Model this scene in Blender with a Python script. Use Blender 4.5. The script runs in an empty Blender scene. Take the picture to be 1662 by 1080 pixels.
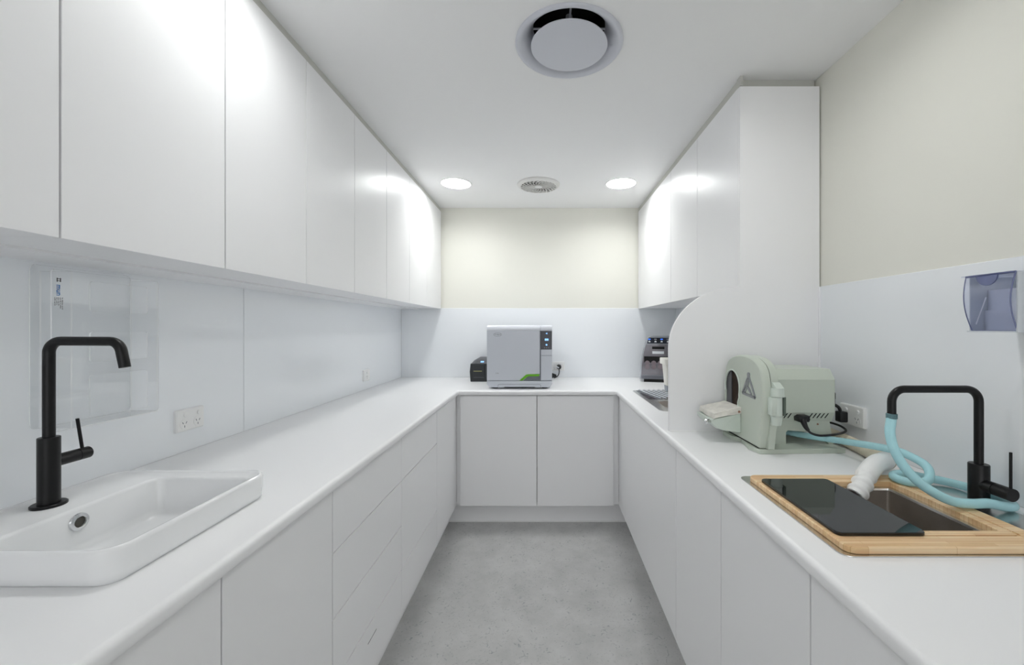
import bpy, bmesh, math, random
from mathutils import Vector, Matrix
random.seed(7)
SC = bpy.context.scene
COL = SC.collection

# ------------------------------------------------------------------ camera, light level
CAM_H = 1.312
cam_d = bpy.data.cameras.new('camera')
cam_d.sensor_width = 36.0
cam_d.lens = 667.0 / 1662.0 * 36.0
cam_d.shift_x = -(884 - 831) / 1662.0
cam_d.shift_y = -(540 - 533) / 1662.0
cam_d.clip_start = 0.02
cam = bpy.data.objects.new('camera', cam_d)
cam.location = (0, 0, CAM_H)
cam.rotation_euler = (math.pi / 2, 0, 0)
COL.objects.link(cam)
SC.camera = cam

world = bpy.data.worlds.new('world')
SC.world = world
world.use_nodes = True
world.node_tree.nodes['Background'].inputs[0].default_value = (0.95, 0.965, 1.0, 1)
world.node_tree.nodes['Background'].inputs[1].default_value = 1.5   # overcast sky as fill, enters only through the added rear window
SC.cycles.max_bounces = 12
SC.cycles.diffuse_bounces = 7
SC.cycles.glossy_bounces = 6
SC.cycles.transparent_max_bounces = 24
SC.cycles.sample_clamp_indirect = 6.0

SC.view_settings.view_transform = 'Standard'
SC.view_settings.look = 'None'
SC.view_settings.gamma = 1.0
SC.view_settings.use_curve_mapping = False
SC.view_settings.exposure = 0.56
LAMP = 50.0                       # emission of the downlight diffusers

# ------------------------------------------------------------------ materials
def srgb(r, g, b):
    def f(c):
        c /= 255.0
        return c / 12.92 if c <= 0.04045 else ((c + 0.055) / 1.055) ** 2.4
    return (f(r), f(g), f(b), 1.0)

def mat(name, col, rough=0.5, metal=0.0, spec=0.5, emit=None, emit_s=0.0, trans=0.0, ior=1.45,
        bump=0.0, bscale=60.0, var=0.0, vscale=8.0, coat=0.0, alpha=1.0):
    m = bpy.data.materials.new(name)
    m.use_nodes = True
    nt = m.node_tree
    b = nt.nodes['Principled BSDF']
    b.inputs['Base Color'].default_value = col
    b.inputs['Roughness'].default_value = rough
    b.inputs['Metallic'].default_value = metal
    b.inputs['Specular IOR Level'].default_value = spec
    b.inputs['IOR'].default_value = ior
    b.inputs['Transmission Weight'].default_value = trans
    b.inputs['Coat Weight'].default_value = coat
    b.inputs['Coat Roughness'].default_value = 0.05
    b.inputs['Alpha'].default_value = alpha
    if emit:
        b.inputs['Emission Color'].default_value = emit
        b.inputs['Emission Strength'].default_value = emit_s
    if bump or var:
        tc = nt.nodes.new('ShaderNodeTexCoord')
    if bump:
        n = nt.nodes.new('ShaderNodeTexNoise'); n.inputs['Scale'].default_value = bscale
        n.inputs['Detail'].default_value = 3
        bp = nt.nodes.new('ShaderNodeBump'); bp.inputs['Strength'].default_value = bump
        bp.inputs['Distance'].default_value = 0.002
        nt.links.new(tc.outputs['Object'], n.inputs['Vector'])
        nt.links.new(n.outputs['Fac'], bp.inputs['Height'])
        nt.links.new(bp.outputs['Normal'], b.inputs['Normal'])
    if var:
        n2 = nt.nodes.new('ShaderNodeTexNoise'); n2.inputs['Scale'].default_value = vscale
        n2.inputs['Detail'].default_value = 1 if var < 0.01 else 4
        mx = nt.nodes.new('ShaderNodeMix'); mx.data_type = 'RGBA'
        mx.inputs['A'].default_value = tuple(c * (1 - var) for c in col[:3]) + (1,)
        mx.inputs['B'].default_value = tuple(min(1, c * (1 + var)) for c in col[:3]) + (1,)
        nt.links.new(tc.outputs['Object'], n2.inputs['Vector'])
        nt.links.new(n2.outputs['Fac'], mx.inputs['Factor'])
        nt.links.new(mx.outputs['Result'], b.inputs['Base Color'])
    return m

M = {}
M['laminate'] = mat('white_laminate', srgb(240, 240, 241), 0.34, var=0.004, vscale=3)
M['carcass'] = mat('cabinet_carcass', srgb(205, 207, 207), 0.5, var=0.004, vscale=3)
M['worktop'] = mat('white_worktop', srgb(241, 241, 242), 0.32, var=0.004, vscale=3)
M['splash'] = mat('white_splash_laminate', srgb(236, 239, 242), 0.22, var=0.004, vscale=3)
M['glass'] = mat('white_painted_glass', srgb(243, 246, 249), 0.035, spec=0.55, var=0.006, vscale=2)
M['cream'] = mat('cream_wall_paint', srgb(228, 227, 218), 0.62, var=0.004, vscale=3)
M['ceiling'] = mat('ceiling_paint', srgb(240, 240, 240), 0.8, var=0.004, vscale=3)
M['filler'] = mat('grey_filler', srgb(196, 196, 190), 0.6, var=0.004, vscale=3)
M['ceramic'] = mat('white_ceramic', srgb(236, 237, 238), 0.06, coat=0.3, var=0.004)
M['black'] = mat('matt_black_metal', srgb(13, 13, 14), 0.36, spec=0.35, bump=0.02, bscale=300)
M['blackplastic'] = mat('black_plastic', srgb(26, 26, 28), 0.42, bump=0.05, bscale=200)
M['darkgap'] = mat('dark_recess', srgb(14, 14, 15), 0.8, var=0.1)
M['steel'] = mat('brushed_steel', srgb(214, 213, 210), 0.26, metal=1.0, bump=0.04, bscale=140)
M['steelbowl'] = mat('worn_steel_bowl', srgb(206, 200, 194), 0.36, metal=1.0, bump=0.08, bscale=90, var=0.2, vscale=14)
M['chrome'] = mat('chrome', srgb(225, 226, 228), 0.08, metal=1.0, var=0.01)
M['green'] = mat('pale_green_enamel', srgb(194, 202, 190), 0.36, bump=0.05, bscale=120)
M['greenlight'] = mat('pale_green_casting', srgb(204, 214, 205), 0.4, bump=0.08, bscale=90)
M['emblem'] = mat('grey_emblem_metal', srgb(150, 153, 155), 0.4, metal=0.6, var=0.25, vscale=120)
M['brownwheel'] = mat('brown_grinding_wheel', srgb(62, 50, 42), 0.8, bump=0.4, bscale=160, var=0.35, vscale=60)
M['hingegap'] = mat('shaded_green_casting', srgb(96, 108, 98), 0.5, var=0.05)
M['plaster'] = mat('plaster_residue', srgb(224, 221, 213), 0.85, bump=0.8, bscale=70, var=0.25, vscale=40)
M['whiteplastic'] = mat('white_plastic', srgb(240, 240, 239), 0.3, bump=0.01)
M['creamplastic'] = mat('cream_plastic', srgb(238, 236, 229), 0.42, bump=0.03)
M['creamhose'] = mat('cream_corrugated_hose', srgb(214, 205, 184), 0.5, bump=0.04)
M['bluehose'] = mat('translucent_blue_hose', srgb(188, 236, 243), 0.16, trans=0.22, ior=1.3, bump=0.25, bscale=420, var=0.08, vscale=40)
M['braid'] = mat('braided_collar', srgb(84, 118, 124), 0.5, bump=0.8, bscale=400, var=0.5, vscale=300)
M['blackglass'] = mat('black_glass', srgb(12, 13, 15), 0.03, spec=0.6, var=0.02)
M['coveredge'] = mat('blue_cover_edge', srgb(120, 128, 168), 0.2, trans=0.3, var=0.02)
M['dispenser'] = mat('dispenser_shell', srgb(205, 210, 215), 0.3, bump=0.02)
M['paperroll'] = mat('grey_insert', srgb(222, 225, 232), 0.6, var=0.04)
M['autoclave'] = mat('silver_grey_shell', srgb(204, 208, 216), 0.3, bump=0.02)
M['autotop'] = mat('silver_white_shell', srgb(226, 229, 236), 0.25, bump=0.02)
M['autogroove'] = mat('shell_groove', srgb(112, 115, 124), 0.5, var=0.03)
M['limegreen'] = mat('lime_green_plastic', srgb(100, 178, 8), 0.35, bump=0.02)
M['display'] = mat('dark_display', srgb(32, 35, 44), 0.12, var=0.15, vscale=120)
M['bluelight'] = mat('blue_display_light', srgb(130, 180, 240), 0.4, emit=srgb(130, 180, 245), emit_s=0.9)
M['deepblue'] = mat('deep_blue_light', srgb(60, 110, 210), 0.4, emit=srgb(50, 110, 230), emit_s=0.8)
M['whiteprint'] = mat('white_print', srgb(225, 228, 232), 0.5, var=0.02)
M['greyprint'] = mat('grey_print', srgb(128, 132, 140), 0.5, var=0.02)
M['darkprint'] = mat('dark_print', srgb(58, 56, 56), 0.6, var=0.05)
M['blueprint'] = mat('blue_print', srgb(20, 104, 172), 0.5, var=0.03)
M['printer'] = mat('charcoal_printer', srgb(38, 41, 44), 0.4, bump=0.1, bscale=200)
M['printertop'] = mat('grey_printer_lid', srgb(74, 75, 80), 0.32, bump=0.06, bscale=200)
M['yellowline'] = mat('pale_yellow_slot', srgb(190, 188, 120), 0.5, var=0.05)
M['appliance'] = mat('slate_grey_plastic', srgb(104, 106, 114), 0.35, bump=0.05, bscale=150)
M['appliancedoor'] = mat('smoky_door', srgb(116, 113, 119), 0.18, var=0.12, vscale=50)
M['applianceedge'] = mat('silver_trim', srgb(172, 176, 182), 0.25, metal=0.5, var=0.02)
M['cup'] = mat('mauve_grey_cups', srgb(128, 116, 122), 0.4, var=0.06)
M['pottint'] = mat('smoky_clear_base', srgb(170, 178, 192), 0.15, trans=0.3, var=0.05)
M['diffuser_white'] = mat('diffuser_enamel', srgb(206, 208, 216), 0.42, bump=0.02)
M['fan'] = mat('fan_grille_plastic', srgb(226, 225, 222), 0.45, bump=0.02)
M['fandark'] = mat('fan_inside', srgb(84, 82, 77), 0.8, var=0.2, vscale=50)
M['lamp'] = mat('lamp_diffuser', (1, 1, 1, 1), 0.5, emit=(0.985, 1.0, 0.99, 1), emit_s=LAMP, var=0.001)
M['lamp_soft'] = mat('lamp_diffuser_dimmed', (1, 1, 1, 1), 0.5, emit=(0.985, 1.0, 0.99, 1), emit_s=LAMP * 0.51, var=0.001)
M['copper'] = mat('screw_metal', srgb(168, 128, 108), 0.35, metal=0.8, var=0.1)

# floor: mottled grey sheet vinyl
def floor_mat():
    m = mat('grey_marbled_vinyl', srgb(150, 150, 149), 0.42)
    nt = m.node_tree; b = nt.nodes['Principled BSDF']
    tc = nt.nodes.new('ShaderNodeTexCoord')
    n1 = nt.nodes.new('ShaderNodeTexNoise'); n1.inputs['Scale'].default_value = 7; n1.inputs['Detail'].default_value = 8
    n1.inputs['Roughness'].default_value = 0.65
    n2 = nt.nodes.new('ShaderNodeTexNoise'); n2.inputs['Scale'].default_value = 46; n2.inputs['Detail'].default_value = 4
    n2.inputs['Distortion'].default_value = 2.2
    r1 = nt.nodes.new('ShaderNodeValToRGB')
    r1.color_ramp.elements[0].position = 0.3; r1.color_ramp.elements[0].color = srgb(168, 168, 167)
    r1.color_ramp.elements[1].position = 0.72; r1.color_ramp.elements[1].color = srgb(190, 190, 189)
    r2 = nt.nodes.new('ShaderNodeValToRGB')
    r2.color_ramp.elements[0].position = 0.29; r2.color_ramp.elements[0].color = (1, 1, 1, 1)
    r2.color_ramp.elements[1].position = 0.40; r2.color_ramp.elements[1].color = (0, 0, 0, 1)
    mx = nt.nodes.new('ShaderNodeMix'); mx.data_type = 'RGBA'
    mx.inputs['B'].default_value = srgb(140, 142, 144)
    nt.links.new(tc.outputs['Object'], n1.inputs['Vector']); nt.links.new(tc.outputs['Object'], n2.inputs['Vector'])
    nt.links.new(n1.outputs['Fac'], r1.inputs['Fac']); nt.links.new(n2.outputs['Fac'], r2.inputs['Fac'])
    nt.links.new(r1.outputs['Color'], mx.inputs['A']); nt.links.new(r2.outputs['Color'], mx.inputs['Factor'])
    nt.links.new(mx.outputs['Result'], b.inputs['Base Color'])
    return m
def sheet_mat(name, tint, gloss_fac=1.0):
    m = bpy.data.materials.new(name); m.use_nodes = True
    nt = m.node_tree; nt.nodes.clear()
    out = nt.nodes.new('ShaderNodeOutputMaterial'); mix = nt.nodes.new('ShaderNodeMixShader')
    tr = nt.nodes.new('ShaderNodeBsdfTransparent'); gl = nt.nodes.new('ShaderNodeBsdfGlossy'); fr = nt.nodes.new('ShaderNodeLayerWeight'); pw = nt.nodes.new('ShaderNodeMath'); pw.operation = 'POWER'; pw.inputs[1].default_value = 4.0; ma = nt.nodes.new('ShaderNodeMath'); ma.operation = 'MULTIPLY_ADD'; ma.inputs[1].default_value = 0.55 * gloss_fac; ma.inputs[2].default_value = 0.035 * gloss_fac
    tr.inputs['Color'].default_value = tint; gl.inputs['Roughness'].default_value = 0.03; fr.inputs['Blend'].default_value = 0.5
    nt.links.new(fr.outputs['Facing'], pw.inputs[0]); nt.links.new(pw.outputs[0], ma.inputs[0]); nt.links.new(ma.outputs[0], mix.inputs[0]); nt.links.new(tr.outputs[0], mix.inputs[1]); nt.links.new(gl.outputs[0], mix.inputs[2]); nt.links.new(mix.outputs[0], out.inputs[0])
    return m
M['acrylic'] = sheet_mat('clear_acrylic', (0.994, 0.996, 0.997, 1))
M['bluecover'] = sheet_mat('blue_tinted_cover', (0.85, 0.865, 0.925, 1))
M['acrylicedge'] = mat('acrylic_edge', srgb(248, 250, 251), 0.15, var=0.01, alpha=0.9)
M['floor'] = floor_mat()

def bamboo_mat():
    m = mat('bamboo', srgb(205, 165, 115), 0.42)
    nt = m.node_tree; b = nt.nodes['Principled BSDF']
    tc = nt.nodes.new('ShaderNodeTexCoord')
    br = nt.nodes.new('ShaderNodeTexBrick')
    br.inputs['Color1'].default_value = srgb(236, 207, 166); br.inputs['Color2'].default_value = srgb(218, 180, 132)
    br.inputs['Mortar'].default_value = srgb(200, 158, 110)
    br.inputs['Scale'].default_value = 1.0; br.inputs['Mortar Size'].default_value = 0.0004
    br.inputs['Brick Width'].default_value = 0.16; br.inputs['Row Height'].default_value = 0.009
    nz = nt.nodes.new('ShaderNodeTexNoise'); nz.inputs['Scale'].default_value = 30; nz.inputs['Detail'].default_value = 4
    mp = nt.nodes.new('ShaderNodeMapping'); mp.inputs['Scale'].default_value = (0.25, 5, 5)
    mx = nt.nodes.new('ShaderNodeMix'); mx.data_type = 'RGBA'; mx.blend_type = 'OVERLAY'
    mx.inputs['Factor'].default_value = 0.4
    nt.links.new(tc.outputs['Object'], br.inputs['Vector'])
    nt.links.new(tc.outputs['Object'], mp.inputs['Vector']); nt.links.new(mp.outputs['Vector'], nz.inputs['Vector'])
    nt.links.new(br.outputs['Color'], mx.inputs['A']); nt.links.new(nz.outputs['Fac'], mx.inputs['B'])
    nt.links.new(mx.outputs['Result'], b.inputs['Base Color'])
    return m
M['bamboo'] = bamboo_mat()

# ------------------------------------------------------------------ mesh helpers
ORIG = {}

def finish(bm, name, m, origin, smooth=True, angle=35):
    bmesh.ops.recalc_face_normals(bm, faces=bm.faces)
    bmesh.ops.translate(bm, verts=bm.verts, vec=-Vector(origin))
    me = bpy.data.meshes.new(name)
    bm.to_mesh(me); bm.free()
    me.materials.append(M[m])
    if smooth:
        me.polygons.foreach_set('use_smooth', [True] * len(me.polygons))
        me.set_sharp_from_angle(angle=math.radians(angle))
    return me

def thing(name, label, cat, loc, group=None):
    o = bpy.data.objects.new(name, None)
    o.empty_display_size = 0.05
    o.location = loc
    COL.objects.link(o)
    o['label'] = label; o['category'] = cat
    if group: o['group'] = group
    ORIG[o] = Vector(loc)
    return o

def part(name, bm, m, parent, label=None, smooth=True, angle=35, kind=None):
    og = ORIG[parent]
    o = bpy.data.objects.new(name, finish(bm, name, m, og, smooth, angle))
    COL.objects.link(o)
    o.parent = parent
    if label: o['label'] = label
    if kind: o['kind'] = kind
    ORIG[o] = og
    return o

def single(name, bm, m, label=None, cat=None, group=None, kind=None, smooth=True, angle=35):
    xs = [v.co.x for v in bm.verts]; ys = [v.co.y for v in bm.verts]; zs = [v.co.z for v in bm.verts]
    og = Vector(((min(xs) + max(xs)) / 2, (min(ys) + max(ys)) / 2, min(zs)))
    o = bpy.data.objects.new(name, finish(bm, name, m, og, smooth, angle))
    o.location = og
    COL.objects.link(o)
    if label: o['label'] = label
    if cat: o['category'] = cat
    if group: o['group'] = group
    if kind: o['kind'] = kind
    ORIG[o] = og
    return o

def NB(): return bmesh.new()

def box(bm, x0, x1, y0, y1, z0, z1, bev=0.0, seg=2):
    vs = [bm.verts.new((x, y, z)) for z in (z0, z1) for y in (y0, y1) for x in (x0, x1)]
    f = [(0, 2, 3, 1), (4, 5, 7, 6), (0, 1, 5, 4), (2, 6, 7, 3), (0, 4, 6, 2), (1, 3, 7, 5)]
    fs = [bm.faces.new([vs[i] for i in q]) for q in f]
    if bev:
        es = {e for fc in fs for e in fc.edges}
        bmesh.ops.bevel(bm, geom=list(es), offset=bev, segments=seg, profile=0.5, affect='EDGES')
    return bm

def BX(*a, **k): return box(NB(), *a, **k)

def frame(d):
    d = d.normalized()
    u = d.cross(Vector((0, 0, 1)))
    if u.length < 1e-4: u = d.cross(Vector((1, 0, 0)))
    u.normalize()
    return u, d.cross(u).normalized()

def cyl(bm, p0, p1, r0, r1=None, n=32, cap=True):
    p0, p1 = Vector(p0), Vector(p1)
    r1 = r0 if r1 is None else r1
    u, v = frame(p1 - p0)
    A, B = [], []
    for i in range(n):
        a = 2 * math.pi * i / n
        d = u * math.cos(a) + v * math.sin(a)
        A.append(bm.verts.new(p0 + d * r0)); B.append(bm.verts.new(p1 + d * r1))
    for i in range(n):
        j = (i + 1) % n
        bm.faces.new((A[i], A[j], B[j], B[i]))
    if cap:
        bm.faces.new(A[::-1]); bm.faces.new(B)
    return bm

def smooth_path(pts, sub=8):
    P = [Vector(p) for p in pts]
    out = []
    for i in range(len(P) - 1):
        p0 = P[max(i - 1, 0)]; p1 = P[i]; p2 = P[i + 1]; p3 = P[min(i + 2, len(P) - 1)]
        for k in range(sub):
            t = k / sub
            out.append(0.5 * ((2 * p1) + (-p0 + p2) * t + (2 * p0 - 5 * p1 + 4 * p2 - p3) * t * t + (-p0 + 3 * p1 - 3 * p2 + p3) * t ** 3))
    out.append(P[-1])
    return out

def tube(bm, path, r, n=20, cap=True):
    path = [Vector(p) for p in path]
    N = len(path)
    rad = r if isinstance(r, (list, tuple)) else [r] * N
    T = []
    for i in range(N):
        d = path[min(i + 1, N - 1)] - path[max(i - 1, 0)]
        T.append(d.normalized())
    u, v = frame(T[0])
    rings = []
    for i in range(N):
        if i:
            ax = T[i - 1].cross(T[i])
            if ax.length > 1e-7:
                R = Matrix.Rotation(T[i - 1].angle(T[i]), 3, ax.normalized())
                u = R @ u
            u = (u - T[i] * u.dot(T[i])).normalized()
            v = T[i].cross(u)
        rings.append([bm.verts.new(path[i] + (u * math.cos(2 * math.pi * k / n) + v * math.sin(2 * math.pi * k / n)) * rad[i]) for k in range(n)])
    for i in range(N - 1):
        for k in range(n):
            j = (k + 1) % n
            bm.faces.new((rings[i][k], rings[i][j], rings[i + 1][j], rings[i + 1][k]))
    if cap:
        bm.faces.new(rings[0][::-1]); bm.faces.new(rings[-1])
    return bm

def lathe(bm, prof, c, n=64, axis='Z'):
    """prof: list of (radius, offset along axis)."""
    rings = []
    for r, h in prof:
        ring = []
        for i in range(n):
            a = 2 * math.pi * i / n
            x, y = r * math.cos(a), r * math.sin(a)
            co = (c[0] + x, c[1] + y, c[2] + h) if axis == 'Z' else ((c[0] + h, c[1] + x, c[2] + y) if axis == 'X' else (c[0] + x, c[1] + h, c[2] + y))
            ring.append(bm.verts.new(co))
        rings.append(ring)
    for a, b in zip(rings, rings[1:]):
        for i in range(n):
            j = (i + 1) % n
            bm.faces.new((a[i], a[j], b[j], b[i]))
    return bm, rings

def rrect(x0, x1, y0, y1, r, n=6):
    pts = []
    for cx, cy, a0 in ((x1 - r, y1 - r, 0), (x0 + r, y1 - r, 90), (x0 + r, y0 + r, 180), (x1 - r, y0 + r, 270)):
        for i in range(n + 1):
            a = math.radians(a0 + 90 * i / n)
            pts.append((cx + r * math.cos(a), cy + r * math.sin(a)))
    return pts

def loops(bm, L, close=False, cap0=False, cap1=False):
    R = [[bm.verts.new(p) for p in lp] for lp in L]
    pairs = list(zip(R, R[1:])) + ([(R[-1], R[0])] if close else [])
    for a, b in pairs:
        n = len(a)
        for i in range(n):
            j = (i + 1) % n
            bm.faces.new((a[i], a[j], b[j], b[i]))
    if cap0: bm.faces.new(R[0][::-1])
    if cap1: bm.faces.new(R[-1])
    return R

def lz(p2, z): return [(x, y, z) for x, y in p2]

def rslab(bm, x0, x1, y0, y1, z0, z1, r=0.01, e=0.002, n=6):
    """rounded-corner slab with eased edges"""
    loops(bm, [lz(rrect(x0 + e, x1 - e, y0 + e, y1 - e, max(r - e, 1e-4), n), z0), lz(rrect(x0, x1, y0, y1, r, n), z0 + e),
               lz(rrect(x0, x1, y0, y1, r, n), z1 - e), lz(rrect(x0 + e, x1 - e, y0 + e, y1 - e, max(r - e, 1e-4), n), z1)], cap0=True, cap1=True)
    return bm

def prism(bm, poly, axis, a, b, bev=0.0):
    """poly in the plane normal to axis; axis X: (y,z), Y: (x,z), Z: (x,y)"""
    def co(p, t):
        return (t, p[0], p[1]) if axis == 'X' else ((p[0], t, p[1]) if axis == 'Y' else (p[0], p[1], t))
    A = [bm.verts.new(co(p, a)) for p in poly]; B = [bm.verts.new(co(p, b)) for p in poly]
    fs = [bm.faces.new(A[::-1]), bm.faces.new(B)]
    n = len(poly)
    for i in range(n):
        j = (i + 1) % n
        fs.append(bm.faces.new((A[i], A[j], B[j], B[i])))
    if bev:
        es = {e for f in fs[:2] for e in f.edges}
        bmesh.ops.bevel(bm, geom=list(es), offset=bev, segments=2, profile=0.5, affect='EDGES')
    return bm

def grid_slab(rects, holes, z0, z1):
    """union of rectangles (x0,x1,y0,y1) minus holes as one welded slab"""
    xs = sorted({v for r in rects + holes for v in r[:2]}); ys = sorted({v for r in rects + holes for v in r[2:]})
    def inside(i, j):
        cx, cy = (xs[i] + xs[i + 1]) / 2, (ys[j] + ys[j + 1]) / 2
        hit = lambda r: r[0] < cx < r[1] and r[2] < cy < r[3]
        return any(hit(r) for r in rects) and not any(hit(h) for h in holes)
    bm = NB(); V = {}
    def v(i, j, k):
        if (i, j, k) not in V: V[(i, j, k)] = bm.verts.new((xs[i], ys[j], (z0, z1)[k]))
        return V[(i, j, k)]
    cells = {(i, j) for i in range(len(xs) - 1) for j in range(len(ys) - 1) if inside(i, j)}
    for i, j in cells:
        bm.faces.new((v(i, j, 1), v(i + 1, j, 1), v(i + 1, j + 1, 1), v(i, j + 1, 1)))
        bm.faces.new((v(i, j, 0), v(i, j + 1, 0), v(i + 1, j + 1, 0), v(i + 1, j, 0)))
        for di, dj, a, b in ((-1, 0, (i, j + 1), (i, j)), (1, 0, (i + 1, j), (i + 1, j + 1)), (0, -1, (i, j), (i + 1, j)), (0, 1, (i + 1, j + 1), (i, j + 1))):
            if (i + di, j + dj) not in cells:
                bm.faces.new((v(*a, 0), v(*b, 0), v(*b, 1), v(*a, 1)))
    return bm

def text_bm(s, size, mtx, depth=0.0002, bold=0.0):
    cu = bpy.data.curves.new('lettering', 'FONT')
    cu.body = s; cu.size = size; cu.extrude = depth; cu.offset = bold
    cu.align_x = 'CENTER'; cu.align_y = 'CENTER'; cu.resolution_u = 3
    o = bpy.data.objects.new('lettering', cu)
    COL.objects.link(o)
    dg = bpy.context.evaluated_depsgraph_get()
    me = bpy.data.meshes.new_from_object(o.evaluated_get(dg))
    bm = NB(); bm.from_mesh(me)
    bmesh.ops.transform(bm, matrix=mtx, verts=bm.verts)
    bpy.data.objects.remove(o); bpy.data.meshes.remove(me); bpy.data.curves.remove(cu)
    return bm

def basis(u, v, w, o):
    u, v, w, o = Vector(u), Vector(v), Vector(w), Vector(o)
    return Matrix(((u.x, v.x, w.x, o.x), (u.y, v.y, w.y, o.y), (u.z, v.z, w.z, o.z), (0, 0, 0, 1)))

def tf(bm, mtx):
    bmesh.ops.transform(bm, matrix=mtx, verts=bm.verts)
    return bm

# ------------------------------------------------------------------ key planes of the room (metres, camera at x=0,y=0)
XL, XR, YB, YR, ZC = -1.200, 1.0975, 3.443, -1.70, 2.322
TOP = 0.900
UB = 1.476                         # underside of wall cabinets / top of splashbacks
LF, RF, BF = -0.568, 0.472, 2.707  # worktop front edges
LD, RD, BD = -0.588, 0.495, 2.727  # faces of the base cabinet doors
LU, RU = -0.8646, 0.7815           # faces of the wall cabinet doors
PY = 1.640                         # front of the right-hand partition

# structure
single('floor', BX(XL - 0.006, XR + 0.006, YR, YB + 0.006, -0.05, 0.0), 'floor', 'grey marbled vinyl floor', kind='structure')
bm = NB()
LAMPS = [(-0.619, 2.867), (0.533, 2.867), (-0.619, 1.08), (0.533, 1.08)]
def ceil_ring(z):
    o = [bm.verts.new((x, y, z)) for x, y in ((XL - 0.11, YR - 0.1), (XR + 0.11, YR - 0.1), (XR + 0.11, YB + 0.11), (XL - 0.11, YB + 0.11))]
    rings = [o]
    for hx, hy, hr in [(0.0865, 1.461, 0.172)] + [(x, y, 0.101) for x, y in LAMPS]:
        rings.append([bm.verts.new((hx + hr * math.cos(2 * math.pi * i / 48), hy + hr * math.sin(2 * math.pi * i / 48), z)) for i in range(48)])
    es = [bm.edges.new((r[i], r[(i + 1) % len(r)])) for r in rings for i in range(len(r))]
    bmesh.ops.triangle_fill(bm, use_beauty=True, edges=es)
    return rings
r1 = ceil_ring(ZC); r2 = ceil_ring(ZC + 0.05)
for A, B in zip(r1, r2):
    for i in range(len(A)): bm.faces.new((A[i], A[(i + 1) % len(A)], B[(i + 1) % len(A)], B[i]))
single('ceiling', bm, 'ceiling', 'plain white painted ceiling', kind='structure', smooth=False)
wl = single('wall_left', BX(XL - 0.106, XL - 0.006, YR, YB + 0.1, 0, ZC), 'cream', 'left wall behind the glass splashback', kind='structure')
wb = single('wall_back', BX(XL - 0.006, XR + 0.006, YB + 0.006, YB + 0.1, 0, ZC), 'cream', 'cream painted far wall', kind='structure')
wr = single('wall_right', BX(XR + 0.006, XR + 0.106, YR, YB + 0.1, 0, ZC), 'cream', 'cream painted right wall', kind='structure')
bm = NB()
WX0, WX1, WZ0, WZ1 = -0.95, 0.85, 0.55, 2.15  # unseen rear window, added as a source of fill light
box(bm, XL - 0.106, WX0, YR - 0.1, YR, 0, ZC); box(bm, WX1, XR + 0.106, YR - 0.1, YR, 0, ZC)
box(bm, WX0, WX1, YR - 0.1, YR, 0, WZ0); box(bm, WX0, WX1, YR - 0.1, YR, WZ1, ZC)
single('wall_rear', bm, 'cream', 'cream wall behind the viewpoint with window added for fill light', kind='structure')
bm = NB()
for a, b, c, d in ((WX0, WX0 + 0.05, WZ0, WZ1), (WX1 - 0.05, WX1, WZ0, WZ1), (WX0 + 0.05, WX1 - 0.05, WZ0, WZ0 + 0.05), (WX0 + 0.05, WX1 - 0.05, WZ1 - 0.05, WZ1), (-0.075, -0.025, WZ0 + 0.05, WZ1 - 0.05)):
    box(bm, a, b, YR - 0.07, YR - 0.03, c, d)
single('added_window_1', bm, 'whiteplastic', 'white framed window added behind the viewpoint for fill light', kind='structure', smooth=False)
for a, b in ((-0.5, 0.3385), (0.3415, 1.6385), (1.6415, YB)):
    part('glass_panel', BX(XL - 0.006, XL, a, b, TOP, UB + 0.03, bev=0.0008, seg=1), 'glass', wl)
part('laminate_panel', BX(XL, XR, YB, YB + 0.006, TOP, UB + 0.004, bev=0.001, seg=1), 'splash', wb)
part('laminate_panel', BX(XR, XR + 0.006, -0.5, PY, TOP, UB + 0.002, bev=0.001, seg=1), 'splash', wr)
part('laminate_panel', BX(XR, XR + 0.006, PY + 0.017, YB, TOP, UB + 0.002, bev=0.001, seg=1), 'splash', wr)
part('joint_strip', BX(XR - 0.006, XR, PY - 0.006, PY, TOP, UB), 'laminate', wr)

# worktop, one continuous U with openings for the bowls
def worktop():
    rects = [(XL, LF, -0.4, YB), (LF, RF, BF, YB), (RF, XR, -0.4, YB)]
    holes = [(-0.944, -0.7005, 0.6655, 0.990), (0.59, 0.90, 0.79, 1.075), (0.62, 1.0, 2.06, 2.36)]
    bm = grid_slab(rects, holes, TOP - 0.033, TOP)
    def front(e):
        a, b = e.verts[0].co, e.verts[1].co
        if abs(a.z - b.z) > 1e-5: return False
        for X in (LF, RF):
            if abs(a.x - X) < 1e-5 and abs(b.x - X) < 1e-5 and max(a.y, b.y) <= BF + 1e-5: return True
        return abs(a.y - BF) < 1e-5 and abs(b.y - BF) < 1e-5 and min(a.x, b.x) >= LF - 1e-5 and max(a.x, b.x) <= RF + 1e-5
    bm.edges.ensure_lookup_table()
    es = [e for e in bm.edges if front(e) and len(e.link_faces) == 2 and abs(e.link_faces[0].normal.dot(e.link_faces[1].normal)) < 0.5]
    bm.normal_update()
    es = [e for e in bm.edges if front(e) and abs(e.link_faces[0].normal.dot(e.link_faces[1].normal)) < 0.5]
    bmesh.ops.bevel(bm, geom=es, offset=0.012, segments=5, profile=0.5, affect='EDGES')
    return bm
wt = thing('countertop', 'white U-shaped countertop running along three walls', 'countertop', (0, 3.1, TOP - 0.033))
part('worktop_slab', worktop(), 'worktop', wt)

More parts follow.
